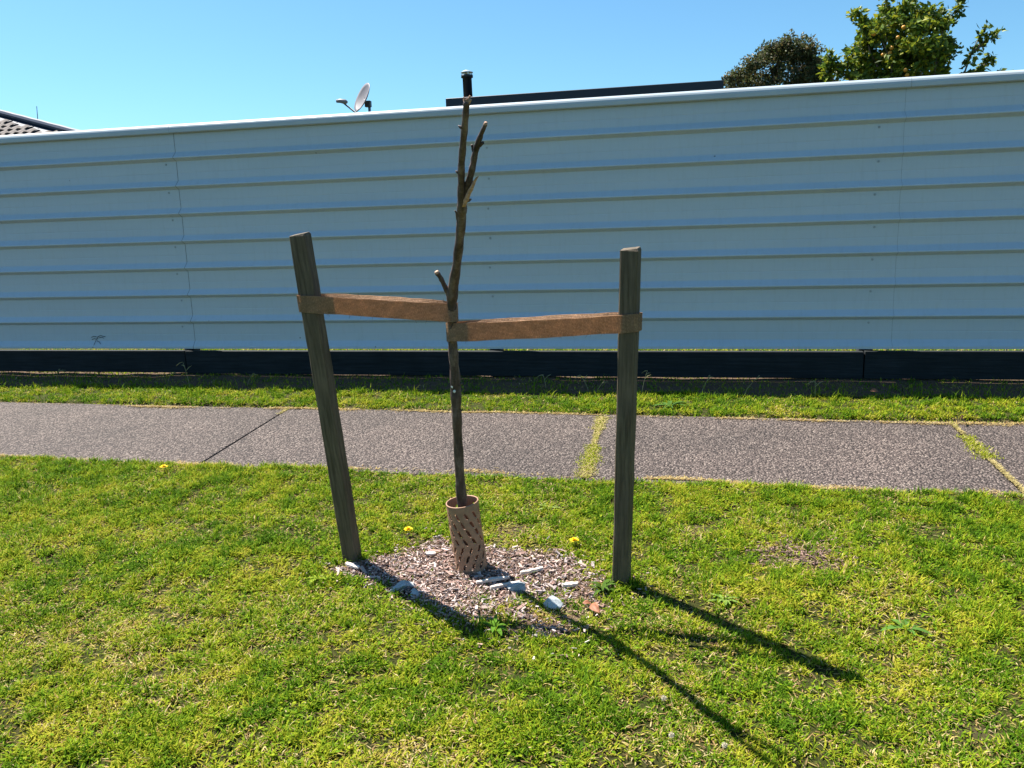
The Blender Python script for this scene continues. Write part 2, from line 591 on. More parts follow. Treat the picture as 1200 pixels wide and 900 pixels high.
# ------------------------------------------------------------------ footpath: aggregate slabs with open joints
path = tag(empty('footpath', (0, (PATH_N + PATH_F) / 2, 0)), 'exposed aggregate concrete footpath running between two strips of lawn', kind='structure')
def joint(a, b):
    A, B = pg(*a), pg(*b)
    s = (B[0] - A[0]) / (B[1] - A[1])
    return A[0] + s * (PATH_N - A[1]), A[0] + s * (PATH_F - A[1])
J1, J2, J3 = joint((245, 537), (335, 481)), joint((686, 557), (706, 487)), joint((1193, 571), (1118, 500))
step = (J3[0] - J1[0]) / 2
JOINTS = [(J1[0] - k * step, J1[1] - k * step) for k in (4, 2)] + [J1, J2, J3] + [(J3[0] + k * step, J3[0] + k * step) for k in (1, 2, 3)]
def slab(j0, j1, tilt):
    e, th = 0.006, 0.055
    n = 10
    low, top = [], []
    def pt(t, y):
        xa = j0[0] + (j0[1] - j0[0]) * t + e
        xb = j1[0] + (j1[1] - j1[0]) * t - e
        return xa, xb
    ya, yb = PATH_N - 0.03, PATH_F + 0.03
    corners = []
    for y in (ya, yb):
        t = (y - PATH_N) / (PATH_F - PATH_N)
        xa, xb = pt(t, y)
        corners.append((xa, xb, y))
    (ax, bx, y0), (cx, dx, y1) = corners
    def ring(ins, z):
        return [(ax + ins, y0 + ins, z), (bx - ins, y0 + ins, z), (dx - ins, y1 - ins, z), (cx + ins, y1 - ins, z)]
    vs = []
    for ins, dz in ((0, -th), (0, -0.008), (0.003, -0.002), (0.009, 0.0)):
        for x, y, _ in ring(ins, 0):
            y = y + float(skew(x))
            vs.append((x, y, gz0(y) + dz + 0.004 + tilt * (x - ax) / max(bx - ax, 0.1)))
    fs = [(3, 2, 1, 0), (12, 13, 14, 15)]
    for k in range(3):
        for i in range(4):
            j = (i + 1) % 4
            fs.append((k * 4 + i, k * 4 + j, k * 4 + 4 + j, k * 4 + 4 + i))
    o = MB().add([(x, y - (PATH_N + PATH_F) / 2, z) for x, y, z in vs], fs).build('slab', M['path'], path)
    return o
for k in range(len(JOINTS) - 1):
    slab(JOINTS[k], JOINTS[k + 1], random.uniform(-0.003, 0.003))

# ------------------------------------------------------------------ fence: ribbed sheets, capping, base boards, posts
fence = empty('fence', (-1.3, FENCE_Y, gz0(FENCE_Y)), 'long pale horizontally ribbed steel fence with dark timber base boards', 'fence')
FX, FZ = -1.3, float(gz0(FENCE_Y))
RIBS = [1.838, 1.629, 1.424, 1.218, 1.011, 0.804, 0.598]      # world z of each rib's lower edge
SH_TOP, SH_BOT = 2.06, 0.397
prof = [(SH_TOP, 0.0)]
for z in RIBS:
    prof += [(z + 0.118, 0.0), (z + 0.112, 0.0008), (z + 0.106, 0.0), (z + 0.060, 0.0), (z + 0.055, -0.002), (z + 0.036, -0.015), (z + 0.023, -0.026),
             (z + 0.019, -0.028), (z + 0.014, -0.028), (z + 0.011, -0.026), (z - 0.006, -0.003), (z - 0.010, 0.0)]
prof += [(SH_BOT + 0.118, 0.0), (SH_BOT + 0.112, 0.0008), (SH_BOT + 0.106, 0.0), (SH_BOT + 0.060, 0.0), (SH_BOT + 0.055, -0.002), (SH_BOT + 0.036, -0.015), (SH_BOT + 0.022, -0.026), (SH_BOT + 0.016, -0.028), (SH_BOT, -0.028)]
prof = [(z, d * 1.3 if d < 0 else d) for z, d in prof]
def prof_y(z):
    zs = [p[0] for p in prof][::-1]
    ds = [p[1] for p in prof][::-1]
    return float(np.interp(z, zs, ds))
SEAM_L = py(215, 270, FENCE_Y)[0]
SEAM_R = py(1051, 290, FENCE_Y)[0]
SEAM_W = SEAM_R - SEAM_L
def wob(amp, seed):
    r = random.Random(seed)
    out, c = [], 0.0
    for i in range(len(prof)):
        if i % 6 == 0:
            c = r.uniform(-amp, amp)
        out.append(c + r.uniform(-amp, amp) * 0.3)
    return out
seams = [SEAM_L - SEAM_W, SEAM_L, SEAM_R, SEAM_R + SEAM_W]
wobs = [wob(0.004, 1), wob(0.0016, 2), wob(0.002, 3), wob(0.003, 4)]
gaps = [0.004, 0.0034, 0.0012, 0.003]
def sheet(k):
    nx = 24
    vs, fs = [], []
    for i, (z, d) in enumerate(prof):
        xa, xb = seams[k] + wobs[k][i] + gaps[k] / 2, seams[k + 1] + wobs[k + 1][i] - gaps[k + 1] / 2
        for j in range(nx + 1):
            t = j / nx
            warp = 0.004 * math.sin(t * 9 + z * 3 + k) * (1 if 0.02 < t < 0.98 else 0)
            vs.append((xa + (xb - xa) * t - FX, d + warp * 0.5, z - FZ))
    for i in range(len(prof) - 1):
        for j in range(nx):
            a = i * (nx + 1) + j
            fs.append((a, a + nx + 1, a + nx + 2, a + 1))
    o = MB().add(vs, fs).build('sheet', M['sheet'], fence)
    return o
for k in range(3):
    sheet(k)
for k in (0, 1, 2, 3):      # strip lapped behind each seam
    vs, fs = [], []
    for i, (z, d) in enumerate(prof):
        for x in (-0.03, 0.03):
            vs.append((seams[k] + x - FX, d + 0.006, z - FZ))
    for i in range(len(prof) - 1):
        a = 2 * i
        fs.append((a, a + 2, a + 3, a + 1))
    MB().add(vs, fs).build('lap_strip', M['seam'], fence)
# capping: folded channel over the top edge, in lengths
capx = [seams[0], SEAM_L - 0.01, SEAM_R + 0.02, seams[3]]
csec = [(-0.022, 2.030), (-0.040, 2.036), (-0.041, 2.058), (-0.039, 2.070), (-0.034, 2.081), (-0.026, 2.090), (-0.014, 2.096), (0.030, 2.096), (0.042, 2.088), (0.046, 2.078), (0.046, 2.03), (0.040, 2.03), (0.040, 2.072), (-0.022, 2.072)]
for k in range(3):
    n = len(csec)
    vs = [(x - FX, y, z - FZ + dz) for x, dz in ((capx[k] + 0.001, 0), (capx[k + 1] - 0.001, 0)) for y, z in csec]
    fs = [(i, (i + 1) % n, n + (i + 1) % n, n + i) for i in range(n)] + [tuple(range(n))[::-1], tuple(range(n, 2 * n))]
    MB().add(vs, fs).build('capping', M['cap'], fence)
# base boards with butt joints
bj = [seams[0], py(219, 425, FENCE_Y)[0], py(1012, 425, FENCE_Y)[0], seams[3]]
for k in range(3):
    g = 0.004
    top = [0.377, 0.375, 0.378][k]
    MB().box((bj[k] + g - FX, -0.012 - 0.004 * (k % 2), 0.024 + 0.006 * (k == 0)), (bj[k + 1] - g - FX, 0.034, top - FZ), 0.003).build('board', M['board'], fence)
post_px = [225, 582, 1013]
post_x = [py(p, 410, FENCE_Y + 0.08)[0] for p in post_px]
sp = post_x[1] - post_x[0]
post_x = [post_x[0] - 2 * sp, post_x[0] - sp] + post_x + [post_x[2] + sp * 1.0]
screw_me = None
for x in post_x:
    MB().box((x - 0.045 - FX, 0.040, -0.3), (x + 0.045 - FX, 0.13, 2.02 - FZ), 0.004).build('post', M['post'], fence)
    for z in RIBS:
        if screw_me is None:
            mb = MB()
            mb.tube([(0, 0, 0), (0, -0.002, 0), (0, -0.0022, 0), (0, -0.006, 0)], [0.008, 0.008, 0.0048, 0.0045], 6)
            screw_me = mesh('screw', mb.v, mb.f)
        link('screw', screw_me, M['screw'], fence, (x + random.uniform(-.01, .01) - FX, prof_y(z - 0.03) - 0.0005, z - 0.03 - FZ))
for z in (1.75, 0.62):
    MB().box((seams[0] - FX, 0.008, z - FZ - 0.035), (seams[3] - FX, 0.038, z - FZ + 0.035)).build('rail', M['post'], fence)
# black scribble low on the sheet
mb = MB()
def ribbon(pix, w=0.0045):
    P = [py(x, y, FENCE_Y - 0.01) for x, y in pix]
    for a, b in zip(P[:-1], P[1:]):
        d = np.array([b[0] - a[0], b[2] - a[2]])
        nrm = np.array([-d[1], d[0]]) / (np.linalg.norm(d) + 1e-9) * w / 2
        q = []
        for p, s in ((a, 1), (b, 1), (b, -1), (a, -1)):
            x, z = p[0] + nrm[0] * s, p[2] + nrm[1] * s
            q.append((x - FX, prof_y(z) - 0.004, z - FZ))
        mb.add(q, [(0, 1, 2, 3)])
ribbon([(106.5, 395.5), (109, 394.3), (112.5, 394.8)])
ribbon([(107, 398.2), (110, 397), (112, 397.6), (114.5, 396.2)])
ribbon([(113, 395.6), (117, 393.2), (120, 394.2), (123, 394.6)])
ribbon([(115.5, 396), (118.5, 395.4), (121, 396.5)])
ribbon([(112.3, 398), (111.8, 402), (111.6, 407)])
ribbon([(113, 399.5), (116, 400.5), (119.5, 403)], 0.003)
mb.build('scribble', M['ink'], fence)

# ------------------------------------------------------------------ grass (one mass of blades, never counted)
def blade_mesh(P, Ln, Wd, az, t0, t1, colr):
    A = np.stack([np.cos(az), np.sin(az), np.zeros_like(az)], -1)
    W = np.stack([-np.sin(az), np.cos(az), np.zeros_like(az)], -1)
    Zv = np.array([0, 0, 1.0])
    d0 = A * np.sin(t0)[:, None] + Zv * np.cos(t0)[:, None]
    d1 = A * np.sin(t1)[:, None] + Zv * np.cos(t1)[:, None]
    mid = P + d0 * (Ln * 0.5)[:, None]
    tip = mid + d1 * (Ln * 0.5)[:, None]
    w = (Wd * 0.5)[:, None] * W
    V = np.stack([P - w, P + w, mid + w * 0.9, mid - w * 0.9, tip], 1).reshape(-1, 3)
    n = len(P)
    b = np.arange(n)[:, None] * 5
    L = np.concatenate([b + np.array([[0, 1, 2, 3]]), b + np.array([[3, 2, 4]])], 1).ravel()
    S = np.tile([4, 3], n)
    C = np.repeat(colr, 5, 0)
    return V, L, S, C

def leaflet_mesh(P, R, az, tilt, colr):
    """small oval leaves (clover and flat weeds among the grass)"""
    A = np.stack([np.cos(az) * np.cos(tilt), np.sin(az) * np.cos(tilt), np.sin(tilt)], -1)
    W = np.stack([-np.sin(az), np.cos(az), np.zeros_like(az)], -1)
    Nn = np.cross(A, W)
    prof_ = [(0, 0, 0), (0.55, 0.42, 0.06), (1.25, 0.5, 0.05), (1.8, 0.0, 0.0), (1.25, -0.5, 0.05), (0.55, -0.42, 0.06)]
    V = np.stack([P + A * (a * R)[:, None] + W * (b * R)[:, None] + Nn * (c * R)[:, None] for a, b, c in prof_], 1).reshape(-1, 3)
    n = len(P)
    b = np.arange(n)[:, None] * 6
    L = np.concatenate([b + np.array([[0, 1, 2, 3]]), b + np.array([[0, 3, 4, 5]])], 1).ravel()
    return V, L, np.tile([4, 4], n), np.repeat(colr, 6, 0)

def join(parts):
    V, L, S, C, n = [], [], [], [], 0
    for v, l, s, c in parts:
        V.append(v); L.append(l + n); S.append(s); C.append(c)
        n += len(v)
    return np.concatenate(V), np.concatenate(L), np.concatenate(S), np.concatenate(C)

GREENS = np.array([[0.108, 0.200, 0.008], [0.168, 0.250, 0.010], [0.235, 0.282, 0.014], [0.065, 0.138, 0.007], [0.32, 0.30, 0.028]])
STRAW = np.array([[0.42, 0.32, 0.11], [0.31, 0.20, 0.085], [0.50, 0.40, 0.20]])

def colours(x, y, dry):
    n = len(x)
    g = vnoise(x, y, 0.30, 41, 3)
    fine = vnoise(x, y, 0.05, 42, 2)
    u = np.clip((g - 0.5) * 1.2 + (fine - 0.5) * 1.7 + rng.normal(0, 0.30, n) + 0.53, 0, 0.999)
    order = GREENS[[3, 0, 1, 2, 4]]
    k = u * 4
    i = np.clip(k.astype(int), 0, 3)
    c = order[i] * (1 - (k - i))[:, None] + order[i + 1] * (k - i)[:, None]
    dryp = np.clip(dry, 0, 1)
    isdry = rng.random(n) < dryp
    st = STRAW[rng.integers(0, 3, n)]
    c = np.where(isdry[:, None], st, c)
    return c * rng.uniform(0.8, 1.2, n)[:, None]

def scatter(x0, x1, y0, y1, per_m2):
    n = int((x1 - x0) * (y1 - y0) * per_m2)
    return rng.uniform(x0, x1, n), rng.uniform(y0, y1, n)

parts = []
def lawn_patch(x0, x1, y0, y1, per_m2, lmin, lmax, wd, keep=None, dry0=0.10, flat=0.0):
    x, y = scatter(x0, x1, y0, y1, per_m2)
    cl = vnoise(x, y, 0.045, 51, 2)
    p = np.clip(0.36 + (cl - 0.41) * 4.8, 0.10, 1)
    p *= 1 - np.clip(bed_amount(x, y) * (0.95 - grassy(x, y)), 0, 1)
    p *= 1 - 0.8 * bare_amount(x, y)
    if keep is not None:
        p *= keep(x, y)
    s = rng.random(len(x)) < p
    x, y, cl = x[s], y[s], cl[s]
    n = len(x)
    ln = rng.uniform(lmin, lmax, n) * (0.65 + 0.9 * cl) * (0.75 + 0.6 * vnoise(x, y, 0.5, 52, 2))
    dryn = vnoise(x, y, 0.28, 53, 4)
    left = np.clip((2.6 - y) / 1.2, 0, 1)
    dry = dry0 + np.clip((dryn - 0.50) * 1.5, -0.08, 0.40) * (0.55 + 0.6 * left) + 0.5 * bare_amount(x, y) + 0.25 * bed_amount(x, y)
    c = colours(x, y, dry)
    isdry = c[:, 0] > c[:, 1]
    t0 = np.abs(rng.normal(0.70, 0.42, n)) + flat + 0.5 * isdry
    t1 = t0 + rng.uniform(0.1, 1.1, n)
    P = np.stack([x, y, gz(x, y) - 0.003], -1)
    parts.append(blade_mesh(P, ln, wd * rng.uniform(0.7, 1.3, n), rng.uniform(0, 6.2832, n), np.clip(t0, 0, 1.5), np.clip(t1, 0, 1.9), c))

near_ok = lambda x, y: (y < edge_near(x) + rng.normal(0, 0.008, len(x))).astype(float) * (np.abs(x - (-0.2 * y)) < 1.25 + 0.86 * y)
lawn_patch(-5.2, 3.4, 1.0, 2.3, 76000, 0.014, 0.034, 0.0034, near_ok, 0.16)
lawn_patch(-5.2, 3.4, 2.3, 3.70, 52000, 0.016, 0.036, 0.0038, near_ok, 0.07)
far_ok = lambda x, y: (1 - 0.86 * fence_shade_strip(x, y)) * (y > edge_far(x) + rng.normal(0, 0.008, len(x))).astype(float) * (np.abs(x - (-0.2 * y)) < 1.25 + 0.86 * y)  # blades thinned near the fence to deepen its painted shade
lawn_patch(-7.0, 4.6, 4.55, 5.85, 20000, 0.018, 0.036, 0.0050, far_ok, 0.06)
# the neighbour's lawn, seen through the gap under the sheets
x, y = scatter(-6.5, 3.6, 5.72, 8.2, 2600)
n = len(x)
P = np.stack([x, y, gz(x, y) - 0.003], -1)
t0 = np.abs(rng.normal(0.6, 0.4, n))
parts.append(blade_mesh(P, rng.uniform(0.03, 0.06, n), rng.uniform(0.007, 0.011, n), rng.uniform(0, 6.28, n), t0, t0 + 0.5, colours(x, y, np.full(n, 0.12))))
# straw thatch along the path edges
for fn, sg in ((edge_near, 1), (edge_far, -1)):
    n = 12000
    x = rng.uniform(-6, 4, n)
    y = fn(x) + sg * np.abs(rng.normal(0, 0.022, n)) * vnoise(x, x * 0 + 4, 0.3, 66, 3) ** 1.5 * 2.2 - sg * 0.006
    kk = rng.random(n) < np.clip((vnoise(x, x * 0 + 2, 0.35, 67 + sg, 4) - 0.46) * 5, 0.05, 0.9)
    x, y = x[kk], y[kk]
    n = len(x)
    c = STRAW[rng.integers(0, 3, n)] * rng.uniform(0.7, 1.2, n)[:, None]
    P = np.stack([x, y, gz0(y) + 0.006], -1)
    parts.append(blade_mesh(P, rng.uniform(0.012, 0.035, n), np.full(n, 0.0035), rng.uniform(0, 6.28, n), rng.uniform(1.1, 1.5, n), rng.uniform(1.3, 1.7, n), c))
# grass and moss filling the slab joints
def joint_fill(J, spans, wid, n, greenp):
    for t0_, t1_, w_, g_ in spans:
        m = int(n * (t1_ - t0_))
        t = rng.uniform(t0_, t1_, m)
        y = PATH_N + t * (PATH_F - PATH_N)
        wv = w_ * (0.35 + 1.1 * vnoise(t * 3, t * 0 + w_ * 50, 0.25, 61, 2))
        x = J[0] + (J[1] - J[0]) * t + rng.normal(0, 1, m) * wv * 0.5
        c = np.where((rng.random(m) < g_)[:, None], np.array([0.26, 0.29, 0.02]) * rng.uniform(0.7, 1.2, m)[:, None], np.array([0.46, 0.38, 0.17]) * rng.uniform(0.7, 1.2, m)[:, None])
        y = y + skew(x)
        P = np.stack([x, y, gz0(y) + 0.003], -1)
        parts.append(blade_mesh(P, rng.uniform(0.008, 0.024, m), np.full(m, 0.004), rng.uniform(0, 6.28, m), rng.uniform(0.3, 1.3, m), rng.uniform(0.9, 1.7, m), c))
joint_fill(J2, [(0.0, 0.14, 0.045, 0.3), (0.14, 0.46, 0.042, 0.7), (0.45, 0.72, 0.014, 0.25), (0.72, 0.97, 0.05, 0.3)], 0, 4200, 0.6)
joint_fill(J3, [(0.42, 0.78, 0.05, 0.8), (0.0, 0.42, 0.008, 0.0), (0.8, 1.0, 0.010, 0.1)], 0, 2600, 0.6)
joint_fill(J1, [(0.88, 1.0, 0.015, 0.2)], 0, 900, 0.5)
# loose dry thatch and clippings lying flat between the blades
x, y = scatter(-5.0, 3.2, 1.0, 3.6, 3600)
k = (y < edge_near(x) - 0.01) & (np.abs(x + 0.2 * y) < 1.2 + 0.86 * y) & (rng.random(len(x)) > bed_amount(x, y))
x, y = x[k], y[k]
n = len(x)
tc_ = np.concatenate([STRAW, GREENS[[1, 2, 4]], np.array([[0.16, 0.10, 0.05], [0.22, 0.15, 0.07]])])
P = np.stack([x, y, gz(x, y) + rng.uniform(0.001, 0.006, n)], -1)
parts.append(blade_mesh(P, rng.uniform(0.010, 0.030, n), rng.uniform(0.002, 0.004, n), rng.uniform(0, 6.28, n), rng.uniform(1.25, 1.6, n), rng.uniform(1.3, 1.75, n), tc_[rng.integers(0, len(tc_), n)] * rng.uniform(0.6, 1.1, n)[:, None]))
# clover leaves and small flat weeds mixed in
x, y = scatter(-5.0, 3.2, 1.0, 3.6, 3400)
k = (rng.random(len(x)) < np.clip((vnoise(x, y, 0.16, 71, 2) - 0.40) * 3, 0.05, 1) * (1 - bed_amount(x, y)) * (1 - bare_amount(x, y))) & (y < edge_near(x) - 0.01) & (np.abs(x + 0.2 * y) < 1.2 + 0.86 * y)
x, y = x[k], y[k]
n = len(x)
P = np.stack([x, y, gz(x, y) + rng.uniform(0.004, 0.02, n)], -1)
parts.append(leaflet_mesh(P, rng.uniform(0.004, 0.0085, n), rng.uniform(0, 6.28, n), rng.normal(0.15, 0.35, n), GREENS[rng.integers(0, 3, n)] * rng.uniform(0.75, 1.15, n)[:, None]))
# longer tufts in shade of the fence foot and round the stakes
def tuft(cx, cy, n, r, l0, l1, cols, wd=0.004):
    x, y = cx + rng.normal(0, r, n), cy + rng.normal(0, r, n)
    P = np.stack([x, y, gz(x, y) - 0.003], -1)
    c = cols[rng.integers(0, len(cols), n)] * rng.uniform(0.75, 1.2, n)[:, None]
    t0 = np.abs(rng.normal(0.3, 0.25, n))
    parts.append(blade_mesh(P, rng.uniform(l0, l1, n), np.full(n, wd), rng.uniform(0, 6.28, n), t0, t0 + rng.uniform(0.2, 1.1, n), c))
for k in range(34):
    cx = rng.uniform(-5.5, 3.0)
    tuft(cx, rng.uniform(5.02, 5.25), 12, 0.03, 0.04, 0.09, GREENS[:3], 0.005)
for pxy in [(410, 663), (422, 660), (720, 690), (740, 690), (560, 745), (590, 740), (640, 765), (700, 600), (640, 605), (820, 700)]:
    g = pg(*pxy)
    tuft(g[0], g[1], 26, 0.025, 0.03, 0.07, GREENS[:4])
V, L, S, C = join(parts)
grass = tag(link('grass', mesh_np('grass', V, L, S, C), M['grass']), 'short mown lawn grass with dry straw-coloured patches and clover', 'grass', kind='stuff')

# ------------------------------------------------------------------ mulch: wood chips round the sapling
def chip_mesh(x, y, n_unused, lo, hi, pal, lift):
    n = len(x)
    L_ = rng.uniform(lo, hi, n)
    W_ = L_ * rng.uniform(0.10, 0.42, n)
    T_ = rng.uniform(0.0015, 0.004, n)
    az = rng.uniform(0, 6.28, n)
    pit, rol = rng.normal(0, 0.28, n), rng.normal(0, 0.35, n)
    A = np.stack([np.cos(az) * np.cos(pit), np.sin(az) * np.cos(pit), np.sin(pit)], -1)
    B = np.stack([-np.sin(az), np.cos(az), np.zeros(n)], -1)
    B = B * np.cos(rol)[:, None] + np.array([0, 0, 1.0]) * np.sin(rol)[:, None]
    Cn = np.cross(A, B)
    P = np.stack([x, y, gz(x, y) + lift * rng.random(n) + 0.002], -1)
    V = []
    for sx in (-1, 1):
        for sy in (-1, 1):
            for sz in (-1, 1):
                k = rng.uniform(0.55, 1.0, n)
                V.append(P + A * (sx * L_ / 2 * rng.uniform(0.8, 1, n))[:, None] + B * (sy * W_ / 2 * k)[:, None] + Cn * (sz * T_ / 2)[:, None])
    V = np.stack(V, 1).reshape(-1, 3)
    F = np.array([[0, 1, 3, 2], [4, 6, 7, 5], [0, 4, 5, 1], [2, 3, 7, 6], [0, 2, 6, 4], [1, 5, 7, 3]])
    Lp = (np.arange(n)[:, None, None] * 8 + F[None]).ravel()
    c = pal[rng.integers(0, len(pal), n)] * rng.uniform(0.6, 1.25, n)[:, None]
    return V, Lp, np.full(n * 6, 4), np.repeat(c, 8, 0)
PAL = 0.92 * np.array([[0.36, 0.225, 0.185], [0.26, 0.17, 0.13], [0.42, 0.32, 0.27], [0.19, 0.125, 0.095], [0.54, 0.43, 0.38], [0.32, 0.20, 0.16], [0.36, 0.30, 0.29]])
bx0, by0 = BED.min(0) - 0.1
bx1, by1 = BED.max(0) + 0.1
cp = []
x, y = scatter(bx0, bx1, by0, by1, 27000)
core = np.hypot((x - pg(520, 690)[0]) / 0.30, (y - pg(520, 690)[1]) / 0.24)
k = rng.random(len(x)) < bed_amount(x, y) * np.clip(1.25 - 0.45 * core, 0.35, 1) * (1 - 0.9 * grassy(x, y))
cp.append(chip_mesh(x[k], y[k], 0, 0.005, 0.018, PAL, 0.012))
x, y = scatter(bx0, bx1, by0, by1, 800)
k = rng.random(len(x)) < bed_amount(x, y) * (1 - grassy(x, y))
cp.append(chip_mesh(x[k], y[k], 0, 0.018, 0.040, PAL[[0, 2, 4, 6]], 0.014))
x, y = scatter(bx0 - 0.1, bx1 + 0.1, by0 - 0.1, by1 + 0.1, 420)
k = poly_dist(x, y, BED) < 0.12
x, y = x[k], y[k]
cp.append(chip_mesh(x, y, 0, 0.008, 0.018, PAL, 0.02))
g = BARE[0][0]
x, y = g[0] + rng.normal(0, 0.10, 500), g[1] + rng.normal(0, 0.07, 500)
cp.append(chip_mesh(x, y, 0, 0.008, 0.022, PAL[[0, 1, 3]] * 0.8, 0.012))
V, L, S, C = join(cp)
tag(link('mulch', mesh_np('mulch', V, L, S, C), M['chips']), 'pinkish brown wood chip mulch spread round the sapling', 'mulch', kind='stuff')

# ------------------------------------------------------------------ stakes
def stake(base_px, base_y, top_px, top_y, w, d, spin, label):
    B = pg(*base_px)
    T = py(*top_px, top_y)
    ax = Vector(T - B)
    Ln = ax.length
    zq = ax.normalized()
    ref = Vector((math.cos(spin), math.sin(spin), 0))
    xq = (ref - zq * ref.dot(zq)).normalized()
    yq = zq.cross(xq)
    vs, fs = [], []
    r = random.Random(int(base_px[0]))
    zs = [-0.28] + [Ln * k / 14 for k in range(14)] + [Ln - 0.004, Ln]
    for z in zs:
        ins = 0.0 if z < Ln - 0.001 else 0.004
        c = 0.004
        for cx, cy in ((-1, -1), (1, -1), (1, 1), (-1, 1)):
            for q in ((0, c), (c, 0)) if cx * cy > 0 else ((c, 0), (0, c)):
                jit = 0.0008 * r.uniform(-1, 1)
                vs.append((cx * (w / 2 - q[0] - ins + jit), cy * (d / 2 - q[1] - ins + jit), z + (0.003 * cx if ins else 0)))
    m = len(zs)
    for i in range(m - 1):
        for k in range(8):
            j = (k + 1) % 8
            fs.append((i * 8 + k, i * 8 + j, i * 8 + 8 + j, i * 8 + 8 + k))
    fs += [tuple(range(7, -1, -1)), tuple(range((m - 1) * 8, m * 8))]
    o = MB().add(vs, fs).build('stake', M['stake'])
    o.matrix_world = Matrix(((xq.x, yq.x, zq.x, B[0]), (xq.y, yq.y, zq.y, B[1]), (xq.z, yq.z, zq.z, B[2]), (0, 0, 0, 1)))
    tag(o, label, 'stake', 'timber stakes either side of the sapling')
    return Vector(B), zq, xq, yq, Ln
W_ST = 0.058
LS = stake((414, 659), 2.56, (351.5, 274), 2.392, 0.057, 0.048, -0.06, 'square weathered timber stake leaning well away from the sapling at its top')
RS = stake((728, 688), 2.49, (739.5, 291), 2.3305, 0.052, 0.046, -0.22, 'nearly upright square weathered timber stake at the weedy edge of the mulch')

def stake_at(st, zworld):
    B, zq, xq, yq, Ln = st
    t = (zworld - B.z) / zq.z
    return B + zq * t

# ------------------------------------------------------------------ sapling: bare broken trunk with one branch and stubs
# trunk path: photo pixel, depth, radius in pixels (the depth follows its shadow: it leans over the lawn)
TR = [((554.5, 676), 2.552, 6.6), ((549.5, 640), 2.540, 6.5), ((541, 583), 2.505, 6.6), ((537.5, 530), 2.475, 6.2), ((535.3, 490), 2.450, 6.3), ((534.3, 462), 2.437, 7.2), ((533.2, 440), 2.425, 6.4),
      ((531, 410), 2.405, 6.2), ((529.8, 385), 2.390, 6.3), ((529.3, 360), 2.372, 7.0), ((530.5, 340), 2.345, 7.4), ((534.5, 315), 2.30, 6.0), ((538.3, 285), 2.245, 5.8), ((541, 255), 2.19, 6.2),
      ((541.3, 238), 2.155, 6.4), ((540.7, 215), 2.12, 4.8), ((540.8, 190), 2.08, 4.6), ((543, 165), 2.04, 4.5), ((545, 142), 2.00, 4.4), ((546.3, 126), 1.975, 4.3), ((546.8, 119), 1.965, 4.2)]
def chain(seq, n, gain=0.9):
    out = []
    for (x, y), Y, rp in seq:
        P = py(x, y, Y)
        dep = (P - CAM) @ _f
        out.append([*P, rp * gain * dep / FPX])
    return spline(out, n)
base = pg(555, 671)
tree = empty('sapling', base, 'bare thin street tree sapling with snapped top tied between two stakes', 'tree')
def tree_part(name, seq, mat, n=5, jit=0.07, seed=1, parent=None, sides=12):
    c = chain(seq, n)
    r = random.Random(seed)
    mb_ = MB().tube([tuple(p[:3] - base) for p in c], [p[3] * (1 + 0.07 * math.sin(i * 1.3 + seed)) for i, p in enumerate(c)], sides, True, jit, r)
    return mb_.build(name, mat, parent or tree, True)
tree_part('trunk', TR, M['bark'], 5, 0.06, 1, None, 14)
BR = [((541.5, 243), 2.16, 4.2), ((545.5, 230), 2.145, 4.6), ((549.8, 212), 2.12, 4.6), ((553.8, 196), 2.10, 4.4), ((556.3, 182), 2.085, 4.0), ((559.3, 170), 2.07, 4.2), ((563.5, 158), 2.055, 3.2), ((567, 150), 2.045, 2.8), ((569, 145.5), 2.04, 2.4)]
br = tree_part('branch', BR, M['bark'], 5, 0.08, 2)
tree_part('twig_stub', [((557, 180), 2.085, 3.4), ((554.5, 174), 2.08, 2.4), ((553.0, 169.5), 2.076, 1.7)], M['bark'], 4, 0.1, 3, br)
tree_part('twig_stub', [((560.5, 171), 2.07, 3.2), ((564, 168.5), 2.066, 2.6), ((566.5, 167), 2.062, 1.8)], M['bark'], 4, 0.1, 4, br)
tree_part('torn_strip', [((543, 241), 2.152, 3.4), ((548, 229), 2.135, 3.2), ((553, 219), 2.12, 2.6), ((557, 211), 2.108, 1.8), ((560.5, 206.5), 2.10, 0.6)], M['cutwood'], 4, 0.2, 5, None, 8)
tree_part('branch_stub', [((529.5, 352), 2.365, 5.0), ((525, 343), 2.35, 3.8), ((520.5, 334), 2.335, 3.2), ((516.5, 326), 2.325, 3.0), ((512.5, 320), 2.315, 3.3)], M['bark'], 4, 0.08, 6)
tree_part('cut_end', [((513.2, 321), 2.316, 3.0), ((511.3, 318), 2.312, 2.9)], M['cutwood'], 2, 0.08, 7)
tree_part('bark_flap', [((537.5, 270), 2.215, 1.8), ((536, 258), 2.19, 1.8), ((535, 250), 2.175, 1.5), ((533, 246.5), 2.168, 0.8)], M['bark'], 3, 0.2, 8, None, 6)
